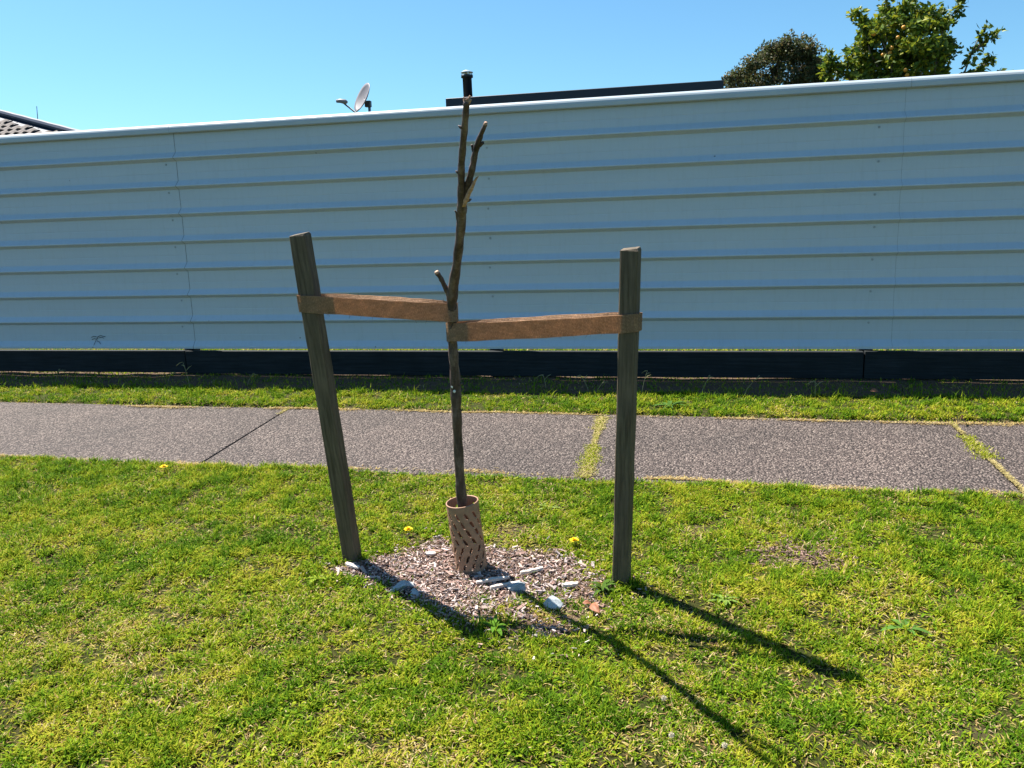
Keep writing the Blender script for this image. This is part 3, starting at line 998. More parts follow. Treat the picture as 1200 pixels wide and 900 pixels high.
# splintered top
for k, (dx, hgt) in enumerate(((-2.6, 7), (0.2, 4), (2.8, 9), (4.0, 3))):
    tree_part('splinter', [((546.8 + dx * 0.5, 122), 1.968, 2.0), ((546.8 + dx, 119 - hgt * 0.4), 1.964, 1.7), ((546.8 + dx * 1.4, 119 - hgt * 0.75), 1.96, 0.7)], M['cutwood'], 2, 0.25, 20 + k, None, 6)
tree_part('cut_end', [((568.4, 147), 2.042, 2.7), ((569.6, 143.6), 2.037, 2.0)], M['cutwood'], 2, 0.15, 30, br)
for (x, y, dx) in ((541.5, 150, -4.5), (537.5, 203, -3.5), (546.5, 236, 6), (537, 452, 4.5)):
    Y = float(np.interp(y, [t[0][1] for t in TR][::-1], [t[1] for t in TR][::-1]))
    tree_part('bud', [((x, y), Y - 0.004, 2.0), ((x + dx * 0.6, y - 1.5), Y - 0.006, 1.7), ((x + dx, y - 3), Y - 0.006, 0.8)], M['bark'], 2, 0.15, 40 + int(y), None, 7)
# pale pruning scars at the graft bump
for (x, y) in ((531.2, 452.5), (533.2, 458.0)):
    P = py(x, y, 2.425)
    rr = random.Random(int(y))
    vs = [tuple(P - base + np.array([0.0, -0.010, 0]))] + [tuple(P - base + np.array([0.006 * math.cos(a) * rr.uniform(.7, 1.2), -0.006, 0.006 * math.sin(a) * rr.uniform(.7, 1.1)])) for a in np.linspace(0, 2 * math.pi, 9)[:-1]]
    MB().add(vs, [(0, 1 + k, 1 + (k + 1) % 8) for k in range(8)]).build('pruning_scar', M['paper'], tree, True)

# ------------------------------------------------------------------ jute ties: a loop round stake and trunk
def trunk_at(zw):
    c = chain(TR, 4)
    i = np.argmin(np.abs(c[:, 2] - zw))
    return Vector(c[i, :3]), float(c[i, 3])
def tie(st, spx, tpx, hw_px, sag, label, seed, half_w):
    """band centre pixel at the stake and at the trunk; band height in pixels"""
    Yt = float(np.interp(tpx[1], [t[0][1] for t in TR][::-1], [t[1] for t in TR][::-1]))
    Tc = Vector(py(*tpx, Yt))
    tc, tr = trunk_at(Tc.z)
    Sc = Vector(py(*spx, 2.4))
    for _ in range(4):
        sc = stake_at(st, Sc.z)
        Sc = Vector(py(*spx, sc.y))
    B, zq, xq, yq, Ln = st
    dirv = (tc - sc); dirv.z = 0
    dirv.normalize()
    nrm = Vector((dirv.y, -dirv.x, 0))
    if nrm.y > 0: nrm = -nrm             # towards the street side
    th = 0.0015
    pts = []
    W, D = half_w + 0.003, 0.024 + 0.004
    xs_ = xq if xq.dot(dirv) > 0 else -xq
    ys_ = yq if yq.dot(nrm) > 0 else -yq
    e = 0.004
    # stake end
    far_f, near_f = sc - xs_ * (W + e) + ys_ * (D - 0.006), sc + xs_ * W + ys_ * D
    far_ff = sc - xs_ * (W - 0.006) + ys_ * D
    far_bb = sc - xs_ * (W - 0.006) - ys_ * D
    far_b, near_b = sc - xs_ * (W + e) - ys_ * (D - 0.006), sc + xs_ * W - ys_ * D
    R = tr + 0.003
    def s(p, u): return (p.x, p.y, u)
    loop = []          # x, y, u (0 at the stake, 1 at the trunk)
    loop += [s(far_b, 0), s(far_f, 0), s(far_ff, 0), s(near_f, 0.1)]
    tf, tb = tc + nrm * R, tc - nrm * R
    rr = random.Random(seed)
    for k in range(1, 12):
        t = k / 12
        p = near_f.lerp(tf, t)
        wv = 0.0008 * math.sin(t * 7 + seed)
        loop.append(s(p + nrm * wv, 0.1 + 0.9 * t))
    for k in range(0, 9):
        a = math.pi / 2 - math.pi * k / 8
        p = tc + dirv * (R * math.cos(a)) + nrm * (R * math.sin(a))
        loop.append(s(p, 1.0))
    for k in range(11, 0, -1):
        t = k / 12
        p = near_b.lerp(tb, t)
        wv = 0.001 * math.sin(t * 5 + seed + 2)
        loop.append(s(p - nrm * wv, 0.1 + 0.9 * t))
    loop += [s(near_b, 0.1), s(far_bb, 0)]
    n = len(loop)
    dep_s, dep_t = (np.array(Sc) - CAM) @ _f, (np.array(Tc) - CAM) @ _f
    hs, ht = hw_px[0] * dep_s / FPX / 2, hw_px[1] * dep_t / FPX / 2
    vs, uvs, length = [], [], 0.0
    for i, (x, y, u) in enumerate(loop):
        if i:
            length += math.hypot(x - loop[i - 1][0], y - loop[i - 1][1])
        zc = Sc.z + (Tc.z - Sc.z) * u - sag * math.sin(math.pi * u) + (0.004 * math.sin(math.pi * min(max(u, 0), 1)) ** 0.5 if i > n // 2 else 0)
        back = 1 if i > n // 2 else 0
        h = hs + (ht - hs) * u
        lean = 0.0
        cx, cy, _ = loop[i]
        cen = sc.lerp(tc, u)
        out = Vector((cx - cen.x, cy - cen.y, 0))
        out = out.normalized() if out.length > 1e-6 else Vector((0, 0, 0))
        for j, dz in enumerate((-h, -h * 0.33, h * 0.33, h)):
            fray = rr.uniform(-1, 1) * 0.0012 if j in (0, 3) else 0
            off = st[1] * (zc + dz - sc.z) * (1 - u) / st[1].z     # follow the stake's lean
            lx, ly = (off.x, off.y)
            mid_ = math.sin(math.pi * u) ** 0.7 if 0 < u < 1 else 0.0
            sl_ = (-0.027 if i > n // 2 else 0.002) * mid_ * dz / h
            lx, ly = lx + nrm.x * sl_, ly + nrm.y * sl_
            vs.append((x + lx + out.x * 0.0, y + ly, zc + dz + fray))
            uvs.append((length, zc * 0 + dz))
    fs = []
    for i in range(n):
        i2 = (i + 1) % n
        for j in range(3):
            fs.append((i * 4 + j, i2 * 4 + j, i2 * 4 + j + 1, i * 4 + j + 1))
    o0 = Vector((tc.x, tc.y, Tc.z))
    me = mesh('jute_tie', [(v[0] - o0.x, v[1] - o0.y, v[2] - o0.z) for v in vs], fs, False)
    uvl = me.uv_layers.new(name='UVMap')
    for poly in me.polygons:
        for li in poly.loop_indices:
            uvl.data[li].uv = uvs[me.loops[li].vertex_index]
    o = link('jute_tie', me, M['jute'], None, o0)
    md = o.modifiers.new('thickness', 'SOLIDIFY')
    md.thickness = 0.0018
    md.offset = 0.0
    tag(o, label, 'strap', 'jute webbing ties holding the sapling')
    # frayed threads as a part
    mbf = MB()
    for k in range(46):
        i = rr.randrange(4, n - 3)
        lowr = rr.random() < 0.75
        v = Vector(vs[i * 4 + (0 if lowr else 3)]) - o0
        d = Vector((rr.uniform(-1, 1), rr.uniform(-0.6, 0.6), rr.uniform(-1.2, 0.1) if lowr else rr.uniform(0, 0.8))) * rr.uniform(0.004, 0.013)
        mbf.tube([v, v + d * 0.6, v + d + Vector((rr.uniform(-.003, .003), 0, -0.002))], [0.0005, 0.0004, 0.0003], 4, False)
    f = tag(mbf.build('frayed_threads', M['jute'], o), kind='stuff')
    return o
tie(LS, (366, 355), (529.5, 366), (20, 21.5), 0.001, 'jute webbing tie looped from sapling to the leaning stake, the higher of the two', 3, 0.0285)
tie(RS, (740, 377.5), (530.3, 389), (21, 21.5), 0.003, 'jute webbing tie looped from sapling to the upright stake, the lower of the two', 5, 0.026)

# ------------------------------------------------------------------ slotted plastic guard round the trunk base
def guard():
    b0, b1 = pg(554, 671), py(541, 585, 2.515)
    ax = Vector(b1 - b0)
    H = ax.length
    zq = ax.normalized()
    xq = Vector((1, 0, 0))
    xq = (xq - zq * xq.dot(zq)).normalized()
    yq = zq.cross(xq)
    R0 = 18.8 * ((b1 - CAM) @ _f) / FPX
    nu, nv = 132, 110
    rows, per = 8, 11
    th = np.linspace(0, 2 * math.pi, nu, endpoint=False)
    def hole(u, v):            # u 0..1 round, v 0..1 up
        if v < 0.03 or v > 0.93:
            return False
        rv = (v - 0.03) / 0.90 * rows
        row = int(rv)
        fv = rv - row - 0.5
        sl = (0.9 if row < 4 else -0.95) * (0.5 if row == 0 else 1)
        cu = u * per + (0.5 if row % 2 else 0.0) - fv * sl * 0.42
        fu = cu - math.floor(cu) - 0.5
        rn = random.Random(row * 100 + int(math.floor(cu)) % per)
        w, h = 0.16 * rn.uniform(0.8, 1.15), 0.42 * rn.uniform(0.8, 1.05)
        return (fu / w) ** 2 + (fv / h) ** 4 < 1
    def P(i, j, r):
        a = th[i % nu]
        v = j / nv
        rr = R0 * (1 + 0.012 * math.sin(3 * a + 6 * v)) * (1.0 + 0.02 * v) + r
        c = Vector(b0) + zq * (v * H - 0.01) + xq * (rr * math.cos(a)) + yq * (rr * math.sin(a))
        return tuple(c - Vector(b0))
    vs = [P(i, j, 0) for j in range(nv + 1) for i in range(nu)]
    fs = []
    for j in range(nv):
        for i in range(nu):
            if not hole((i + .5) / nu, (j + .5) / nv):
                fs.append((j * nu + i, j * nu + (i + 1) % nu, (j + 1) * nu + (i + 1) % nu, (j + 1) * nu + i))
    me = mesh('trunk_guard', vs, fs, True)
    o = link('trunk_guard', me, M['guard'], None, tuple(b0))
    md = o.modifiers.new('wall', 'SOLIDIFY')
    md.thickness = 0.003
    md.offset = -1
    tag(o, 'brown plastic trunk guard with slanted slots standing in the mulch', 'tree guard')
    ring = [P(i, nv, -0.0015) for i in range(0, nu, 3)]
    ring.append(ring[0])
    MB().tube(ring, 0.0027, 6, False).build('rim', M['guard'], o, True)
guard()

# ------------------------------------------------------------------ stones, slivers, leaves, flowers, weeds
def stone(pxy, size, label, seed, squash=(1, .8, .6), sink=0.25):
    r = np.random.default_rng(seed)
    import bmesh
    bm = bmesh.new()
    bmesh.ops.create_icosphere(bm, subdivisions=4, radius=1.0)
    dirs = [Vector(r.normal(size=3)).normalized() for _ in range(9)]
    offs = r.uniform(0.5, 0.8, 9)
    for v in bm.verts:
        p = v.co.normalized()
        k = min([o_ / max(p.dot(d), 0.05) for d, o_ in zip(dirs, offs)] + [1.1])
        q = p * min(k, 1.1) * (1 + 0.006 * r.normal())
        v.co = Vector((q.x * squash[0], q.y * squash[1], q.z * squash[2])) * size
    me = bpy.data.meshes.new('stone')
    bm.to_mesh(me)
    bm.free()
    g = pg(*pxy)
    o = link('stone', me, M['stone'], None, (g[0], g[1], float(gz(g[0], g[1])) + size * squash[2] * (1 - sink) * 0.8 + 0.004))
    o.rotation_euler = (0.15, 0.1, seed * 1.3)
    tag(o, label, 'stone', 'stones in the mulch')
stone((648, 714), 0.033, 'pale blue-grey angular stone in full sun on the mulch', 14, (1.05, .8, .72), 0.2)
stone((605, 697), 0.030, 'blue-grey stone half in the trunk shadow near the guard', 17, (1.2, .85, .65), 0.25)
stone((472, 695), 0.036, 'blue-grey stone lying in the leaning stake\'s shadow', 8, (1.2, .9, .55), 0.25)
stone((487, 703), 0.020, 'small flat stone beside a larger one in the leaning stake\'s shadow', 9, (1.2, .8, .5), 0.25)

def sliver(pxy, L_, W_, T_, az, label, seed, pitch=0.05):
    r = random.Random(seed)
    g = pg(*pxy)
    n = 7
    vs = []
    for i in range(n):
        t = i / (n - 1)
        w = W_ * (0.35 + 0.65 * math.sin(math.pi * (0.15 + 0.75 * t))) * r.uniform(0.85, 1.1)
        z = T_ * r.uniform(0.7, 1.1)
        vs += [((t - .5) * L_, -w / 2, 0), ((t - .5) * L_, w / 2, 0), ((t - .5) * L_, w / 2 * 0.85, z), ((t - .5) * L_, -w / 2 * 0.85, z)]
    fs = []
    for i in range(n - 1):
        for k in range(4):
            j = (k + 1) % 4
            fs.append((i * 4 + k, i * 4 + j, i * 4 + 4 + j, i * 4 + 4 + k))
    fs += [(3, 2, 1, 0), tuple(range((n - 1) * 4, n * 4))]
    o = MB().add(vs, fs).build('wood_sliver', M['palewood'])
    o.location = (g[0], g[1], float(gz(g[0], g[1])) + 0.016)
    o.rotation_euler = (0.1, pitch, az)
    tag(o, label, 'wood piece', 'pale wood pieces on the ground')
sliver((414, 671), 0.062, 0.020, 0.008, -0.35, 'bleached flat wood sliver at the foot of the leaning stake', 1)
sliver((668, 692), 0.055, 0.020, 0.010, 0.5, 'short pale wood piece between the sunlit stone and upright stake', 2)
sliver((623, 676), 0.090, 0.014, 0.010, 0.75, 'long pale wood stick slanting beside the guard', 3)
sliver((578, 688), 0.12, 0.016, 0.009, 0.62, 'split stick lying in the guard\'s shadow', 4)
sliver((592, 694), 0.11, 0.013, 0.009, 0.72, 'thin split stick next to the guard\'s shadow', 5)
sliver((505, 655), 0.035, 0.025, 0.006, 0.3, 'small white wood flake at the back of the mulch', 6)

def leaf_litter(pxy, size, az, label, mat='deadleaf', stand=0.0, lift=0.02, cup=0.5):
    n = 8
    vs, fs = [], []
    for i in range(n + 1):
        t = i / n
        w = 0.36 * math.sin(math.pi * t ** 0.85) + 0.005
        for s_ in (-1, -.5, 0, .5, 1):
            vs.append(((t - .5) * size, s_ * w * size * 0.75, (cup * w * s_ * s_ * 0.6 + 0.12 * math.sin(t * 3.1) + 0.02 * math.sin(9 * t + 3 * s_)) * size))
    for i in range(n):
        for k in range(4):
            a = i * 5 + k
            fs.append((a, a + 5, a + 6, a + 1))
    g = pg(*pxy)
    o = MB().add(vs, fs).build('fallen_leaf', M[mat], None, True)
    md = o.modifiers.new('t', 'SOLIDIFY'); md.thickness = 0.0006
    o.location = (g[0], g[1], float(max(gz(g[0], g[1]), gz0(g[1]) + 0.004)) + lift)
    o.rotation_euler = (stand, 0.15, az)
    tag(o, label, 'leaf', 'fallen dry leaves')
leaf_litter((698, 724), 0.052, -0.9, 'curled orange-brown dry leaf in grass beside the mulch', stand=0.55, lift=0.024)
leaf_litter((688, 716), 0.030, 0.4, 'small crumpled brown leaf at the edge of the mulch', stand=0.3)
leaf_litter((1126, 499), 0.075, 1.2, 'orange dry leaf standing on the far edge of the footpath', stand=1.0, lift=0.03)
leaf_litter((1024, 469), 0.055, 0.2, 'small dry leaf on the grass strip close to the fence shadow', stand=0.5, lift=0.045)
leaf_litter((203, 475), 0.055, 0.5, 'scrap of white litter on the path edge in front of fence', 'paper', stand=0.6, lift=0.012, cup=0.2)['category'] if False else None
for o in bpy.data.objects:
    if o.name.startswith('fallen_leaf') and 'litter' in o.get('label', ''):
        o.name = 'paper_scrap'
        o['category'] = 'litter'
        del o['group']
        o['label'] = 'white paper scrap on the far footpath edge before the fence'

def dandelion(pxy, size, label):
    g = pg(*pxy)
    z = float(gz(g[0], g[1]))
    root = empty('dandelion', (g[0], g[1], z), label, 'flower', 'dandelions in the lawn')
    MB().tube([(0, 0, -0.005), (0.002, 0, 0.015), (0.003, -0.003, 0.030)], 0.0013, 6).build('stem', M['stem'], root, True)
    vs, fs = [], []
    r = random.Random(int(pxy[0]))
    for ringk, (n, rad, up) in enumerate(((16, 1.0, 0.004), (13, 0.75, 0.008), (9, 0.45, 0.011))):
        for k in range(n):
            a = 2 * math.pi * k / n + r.uniform(-.1, .1) + ringk
            ca, sa = math.cos(a), math.sin(a)
            R_ = size * rad * r.uniform(0.85, 1.1)
            w = size * 0.14
            b = len(vs)
            for rr_, ww, zz in ((0.1, 0.5, 0), (0.65, 1.0, up * 0.8), (1.0, 0.6, up)):
                vs.append((ca * R_ * rr_ - sa * w * ww, sa * R_ * rr_ + ca * w * ww, 0.030 + zz))
                vs.append((ca * R_ * rr_ + sa * w * ww, sa * R_ * rr_ - ca * w * ww, 0.030 + zz))
            fs += [(b, b + 1, b + 3, b + 2), (b + 2, b + 3, b + 5, b + 4)]
    MB().add(vs, fs).build('flower_head', M['petal'], root)
dandelion((479, 631), 0.017, 'yellow dandelion flower between leaning stake and the mulch')
dandelion((673, 645), 0.017, 'yellow dandelion flower behind the mulch near the upright stake')
dandelion((193, 556), 0.019, 'yellow dandelion flower beside the near footpath edge')

def clover_flower(pxy):
    g = pg(*pxy)
    z = float(gz(g[0], g[1]))
    root = empty('clover_flower', (g[0], g[1], z), 'small cream clover flower head low in the mown grass', 'flower', 'clover flowers in the lawn')
    MB().tube([(0, 0, -0.005), (0.001, 0, 0.02)], 0.001, 5).build('stem', M['stem'], root, True)
    vs, fs = [], []
    r = random.Random(int(pxy[0]) + 5)
    for k in range(34):
        zz = 1 - 1.6 * (k + .5) / 34
        a = k * 2.39996
        s_ = math.sqrt(max(0, 1 - zz * zz))
        d = Vector((s_ * math.cos(a), s_ * math.sin(a), zz))
        o1 = d.orthogonal().normalized()
        o2 = d.cross(o1)
        b = len(vs)
        c = Vector((0, 0, 0.026))
        for q in (o1, o2, -o1, -o2):
            vs.append(c + d * 0.004 + q * 0.0018)
        vs.append(c + d * 0.0085 * r.uniform(.85, 1.1))
        fs += [(b + i, b + (i + 1) % 4, b + 4) for i in range(4)]
    MB().add(vs, fs).build('flower_head', M['clover'], root)
for p in ((849, 888), (787, 876), (778, 833)):
    clover_flower(p)

def rosette(pxy, size, n, up, label, col, group='flat leafy weeds in the lawn'):
    g = pg(*pxy)
    z = float(gz(g[0], g[1]))
    root = empty('leafy_weed', (g[0], g[1], z), label, 'weed', group)
    r = np.random.default_rng(int(pxy[0]))
    for k in range(n):
        az = 2.4 * k + r.uniform(-.3, .3)
        L_ = size * r.uniform(0.6, 1.1)
        w = L_ * r.uniform(0.07, 0.12)
        pit = up * r.uniform(0.4, 1.3)
        m_ = 6
        vs, fs = [], []
        for i in range(m_ + 1):
            t = i / m_
            hx = L_ * t * math.cos(pit * (1 - 0.6 * t))
            hz = L_ * t * math.sin(pit * (1 - 0.5 * t)) - 0.25 * L_ * t * t * up + 0.006
            ww = w * (0.25 + math.sin(math.pi * min(1, t * 0.9 + 0.08))) * (1 if t < 1 else 0.1)
            for s_ in (-1, 0, 1):
                lx, ly = hx, s_ * ww
                vs.append((lx * math.cos(az) - ly * math.sin(az), lx * math.sin(az) + ly * math.cos(az), hz + abs(s_) * ww * 0.3))
        for i in range(m_):
            for q in range(2):
                a = i * 3 + q
                fs.append((a, a + 3, a + 4, a + 1))
        me = mesh('leaf', vs, fs, True)
        a = me.color_attributes.new('tone', 'FLOAT_COLOR', 'POINT')
        cc = np.ones((len(vs), 4), np.float32)
        cc[:, :3] = np.array(col) * r.uniform(0.8, 1.2)
        a.data.foreach_set('color', cc.ravel())
        link('leaf', me, M['grass'], root)
rosette((706, 697), 0.060, 14, 1.0, 'dark green leafy weed growing against the upright stake', (0.07, 0.13, 0.02))
rosette((848, 712), 0.055, 11, 0.55, 'pale green flat weed in lawn beyond the upright stake\'s shadow', (0.17, 0.26, 0.05))
rosette((640, 603), 0.065, 9, 0.7, 'pale leafed weed in grass behind the mulch bed', (0.22, 0.29, 0.08))
rosette((580, 742), 0.060, 18, 0.7, 'bright green leafy weed on the street edge of the mulch', (0.10, 0.21, 0.02))
rosette((375, 684), 0.060, 8, 0.6, 'yellow-green weed beside the foot of the leaning stake', (0.22, 0.30, 0.03))
rosette((785, 480), 0.12, 10, 0.9, 'dark broad-leaved weed at the path edge behind the upright stake', (0.06, 0.13, 0.025))
rosette((1060, 742), 0.075, 7, 0.6, 'long bladed green weed in the open lawn', (0.08, 0.17, 0.03))

def seed_stalk(pxy, h, lean, az, label='thin pale grass stalk gone to seed in the fence\'s shadow'):
    g = pg(*pxy)
    z = float(gz(g[0], g[1]))
    root = empty('grass_stalk', (g[0], g[1], z), label, 'grass stalk', 'seeding grass stalks along the fence foot')
    r = random.Random(int(pxy[0]))
    pts = [(lean * t ** 1.6 * math.cos(az), lean * t ** 1.6 * math.sin(az), h * t - 0.004) for t in np.linspace(0, 1, 7)]
    MB().tube(pts, [0.0019, 0.0018, 0.0017, 0.0016, 0.0015, 0.0014, 0.001], 5).build('stem', M['drystem'], root, True)
    e = Vector(pts[-1])
    for k in range(3):
        a = az + (k - 1) * 1.4 + r.uniform(-.3, .3)
        p = Vector(pts[4 + min(k, 2)])
        d = Vector((math.cos(a) * 0.05, math.sin(a) * 0.05, 0.035 - 0.03 * k))
        MB().tube([p, p + d * 0.5 + Vector((0, 0, .006)), p + d], [0.0014, 0.0024, 0.0008], 5).build('spikelet', M['drystem'], root, True)
for (p, h, ln, az) in (((223, 458), 0.20, 0.07, 2.6), ((197, 452), 0.09, 0.04, 0.4), ((65, 453), 0.12, 0.05, 1.0), ((290, 454), 0.10, 0.05, 0.3), ((690, 462), 0.12, 0.06, 2.8),
                       ((698, 464), 0.09, 0.06, 0.2), ((822, 465), 0.13, 0.06, 0.5), ((872, 466), 0.13, 0.10, 0.35), ((955, 468), 0.10, 0.03, 1.5), ((752, 466), 0.16, 0.05, 0.8), ((640, 458), 0.10, 0.04, 2.2)):
    seed_stalk(p, h, ln, az)

# ------------------------------------------------------------------ beyond the fence
GB = float(gz(0, 9.0))
# dark flat-roofed house with flue
HY = 12.6
a, b = py(522, 114, HY), py(848, 95, HY)
hz = (a[2] + b[2]) / 2
house = empty('house', ((a[0] + b[0]) / 2, HY + 2.5, GB), 'low house behind the fence with a dark navy roof fascia', 'house')
hx = (b[0] - a[0]) / 2
ht = hz - GB
MB().box((-hx, -2.5, ht - 0.26), (hx, 2.5, ht), 0.006).build('fascia', M['fascia'], house)
MB().box((-hx + 0.3, -2.2, 0), (hx - 0.3, 2.2, ht - 0.262)).build('wall', M['wall'], house)
fl = py(548.5, 112, HY + 0.6)
flt = py(548, 88, HY + 0.6)
ox, oy = (a[0] + b[0]) / 2, HY + 2.5
fr = 0.075
fx, fyy = fl[0] - ox, HY + 0.6 - oy
ft = flt[2] - GB
flue = MB().tube([(fx, fyy, ht - 0.02), (fx - 0.005, fyy, ft - 0.04), (fx - 0.005, fyy, ft - 0.039), (fx - 0.005, fyy, ft)], [fr, fr, fr * 1.3, fr * 1.3], 18).build('flue', M['flue'], house, True)
mbc = MB()
mbc.tube([(fx - .005, fyy, ft + 0.035), (fx - .005, fyy, ft + 0.045), (fx - .005, fyy, ft + 0.075)], [fr * 1.35, fr * 1.35, fr * 0.45], 18)
for k in range(4):
    an = k * math.pi / 2 + 0.5
    mbc.box((fx - .005 + fr * 1.1 * math.cos(an) - .006, fyy + fr * 1.1 * math.sin(an) - .006, ft - 0.01), (fx - .005 + fr * 1.1 * math.cos(an) + .006, fyy + fr * 1.1 * math.sin(an) + .006, ft + 0.04))
mbc.build('cowl', M['steel'], flue)

# satellite dish on a mast
DY = 13.5
dc = Vector(py(424.5, 114, DY))
dish = empty('satellite_dish', (dc.x, dc.y, GB), 'grey satellite dish seen nearly edge-on above the white fence', 'satellite dish')
dep = (np.array(dc) - CAM) @ _f
R_ = 18.0 * dep / FPX
rt, up_ = Vector(_r), Vector(_u)
fw = Vector(_f)
axis = (-rt * 0.78 - fw * 0.57 + up_ * 0.30).normalized()       # where the dish looks
e1 = (up_ - axis * up_.dot(axis)).normalized()
e2 = axis.cross(e1)
vs, fs = [], []
nr, na = 7, 36
for i in range(nr + 1):
    t = i / nr
    for k in range(na):
        an = 2 * math.pi * k / na
        vs.append(dc - Vector((dc.x, dc.y, GB)) + (e1 * math.cos(an) * R_ + e2 * math.sin(an) * R_ * 0.95) * max(t, 0.01) + axis * (0.22 * R_ * (t * t - 1)))
for i in range(nr):
    for k in range(na):
        j = (k + 1) % na
        fs.append((i * na + k, i * na + j, (i + 1) * na + j, (i + 1) * na + k))
o = MB().add(vs, fs).build('reflector', M['dish'], dish, True)
md = o.modifiers.new('t', 'SOLIDIFY'); md.thickness = 0.012
og = Vector((dc.x, dc.y, GB))
lo = Vector(py(418, 131, DY)) - og
lnb = Vector(py(401, 119.5, DY - 0.15)) - og
MB().tube([dc - og - e1 * R_ * 0.9, lo + Vector((0, -.05, -.02)), lnb], 0.014, 8).build('feed_arm', M['darkmetal'], dish, True)
MB().tube([lnb + Vector((-0.10, 0, 0.02)), lnb + Vector((-.03, 0, 0.02)), lnb + Vector((0.05, 0, 0.0)), lnb + Vector((0.09, 0.0, -0.01))], [0.028, 0.036, 0.04, 0.022], 10).build('feed_horn', M['dish'], dish, True)
bk = dc - og - axis * (0.25 * R_)
MB().box(tuple(bk + Vector((-0.01, -.04, -.13))), tuple(bk + Vector((0.09, .04, -.03))), 0.006).build('bracket', M['darkmetal'], dish)
MB().tube([(bk.x + 0.06, bk.y, 0), (bk.x + 0.06, bk.y, bk.z - 0.06)], 0.025, 10).build('mast', M['steel'], dish, True)

# tiled hip roof house
TY = 20.0
tp = Vector(py(0, 133.5, TY + 1.6))
te = Vector(py(76, 153.5, TY))
roofh = empty('tiled_house', (te.x - 4, TY, GB), 'neighbouring house with a brown tiled hip roof just showing above the fence', 'house')
og = Vector((te.x - 4, TY, GB))
hip = (tp - te)
eave = Vector((-1.0, 0.0, 0.0))
nrm = hip.cross(eave).normalized()
if nrm.z < 0: nrm = -nrm
upv = eave.cross(nrm)
if upv.z < 0: upv = -upv
rowp, tw = 0.30, 0.29
def roofpt(s, t): return te + eave * s + upv * t
hip_u = hip.dot(upv)
hip_s = hip.dot(eave)
T0, T1 = -2.2, 3.6
def hip_at(t): return hip_s * t / hip_u
quad = [roofpt(hip_at(T0), T0), roofpt(9, T0), roofpt(9, T1), roofpt(hip_at(T1), T1)]
mbq = MB()
mbq.add([v - og - nrm * 0.03 for v in quad], [(0, 1, 2, 3)])
back = [quad[0] - og, quad[3] - og, quad[3] - og + Vector((0.2, 7, -2.2)), quad[0] - og + Vector((0.2, 9, 0))]
mbq.add([v - nrm * 0.03 for v in back], [(0, 1, 2, 3)])
roof = mbq.build('roof', M['ridge'], roofh)
wz = quad[0].z - GB
MB().box((-8, quad[0].y - TY + 0.5, 0), (quad[0].x - og.x - 0.6, quad[0].y - TY + 8, wz)).build('wall', M['wall'], roofh)
# one curved tile, shared
vs, fs = [], []
nn = 6
for i in range(nn + 1):
    t = i / nn
    for (v_, lift) in ((0.0, 0.045), (1.0, 0.008)):
        vs.append((t * tw * 0.97, v_ * rowp * 1.12, lift + 0.022 * math.sin(math.pi * 2 * t + 0.6)))
for i in range(nn):
    fs.append((2 * i, 2 * i + 2, 2 * i + 3, 2 * i + 1))
m0 = len(vs)
for i in range(nn + 1):
    x_, y_, z_ = vs[2 * i]
    vs.append((x_, y_ + 0.002, z_ - 0.032))
for i in range(nn):
    fs.append((2 * i, m0 + i, m0 + i + 1, 2 * i + 2))
tile_me = mesh('tile', vs, fs)
rotm = Matrix(((-eave.x, upv.x, nrm.x), (-eave.y, upv.y, nrm.y), (-eave.z, upv.z, nrm.z)))
count = 0
for rI in range(int((T1 + 0.9) / rowp)):
    t = -0.9 + rI * rowp
    s0 = max(hip_at(t), hip_at(t + rowp)) + tw
    for cI in range(15):
        s = s0 + cI * tw + (0.0 if rI % 2 else -0.5 * tw) * 0
        s = (math.floor(s0 / tw) + 1 + cI + (0.5 if rI % 2 else 0)) * tw
        if count < 290:
            ti = link('tile', tile_me, M['tile'], roof)
            p = roofpt(s, t) - og
            ti.matrix_local = Matrix.Translation(p) @ rotm.to_4x4()
            count += 1
hp = [roofpt(hip_at(t), t) - og + nrm * 0.05 for t in np.linspace(T0, T1, 24)]
mbr = MB()
mbr.tube(hp, [0.085 + 0.008 * (k % 2) for k in range(24)], 8)
mbr.build('hip_cap', M['ridge'], roof)
an0, an1 = Vector(py(45, 150, TY + 0.9)) - og, Vector(py(43, 124.5, TY + 0.9)) - og
MB().tube([an0, an1], [0.012, 0.008], 6).build('antenna', M['darkmetal'], roofh)

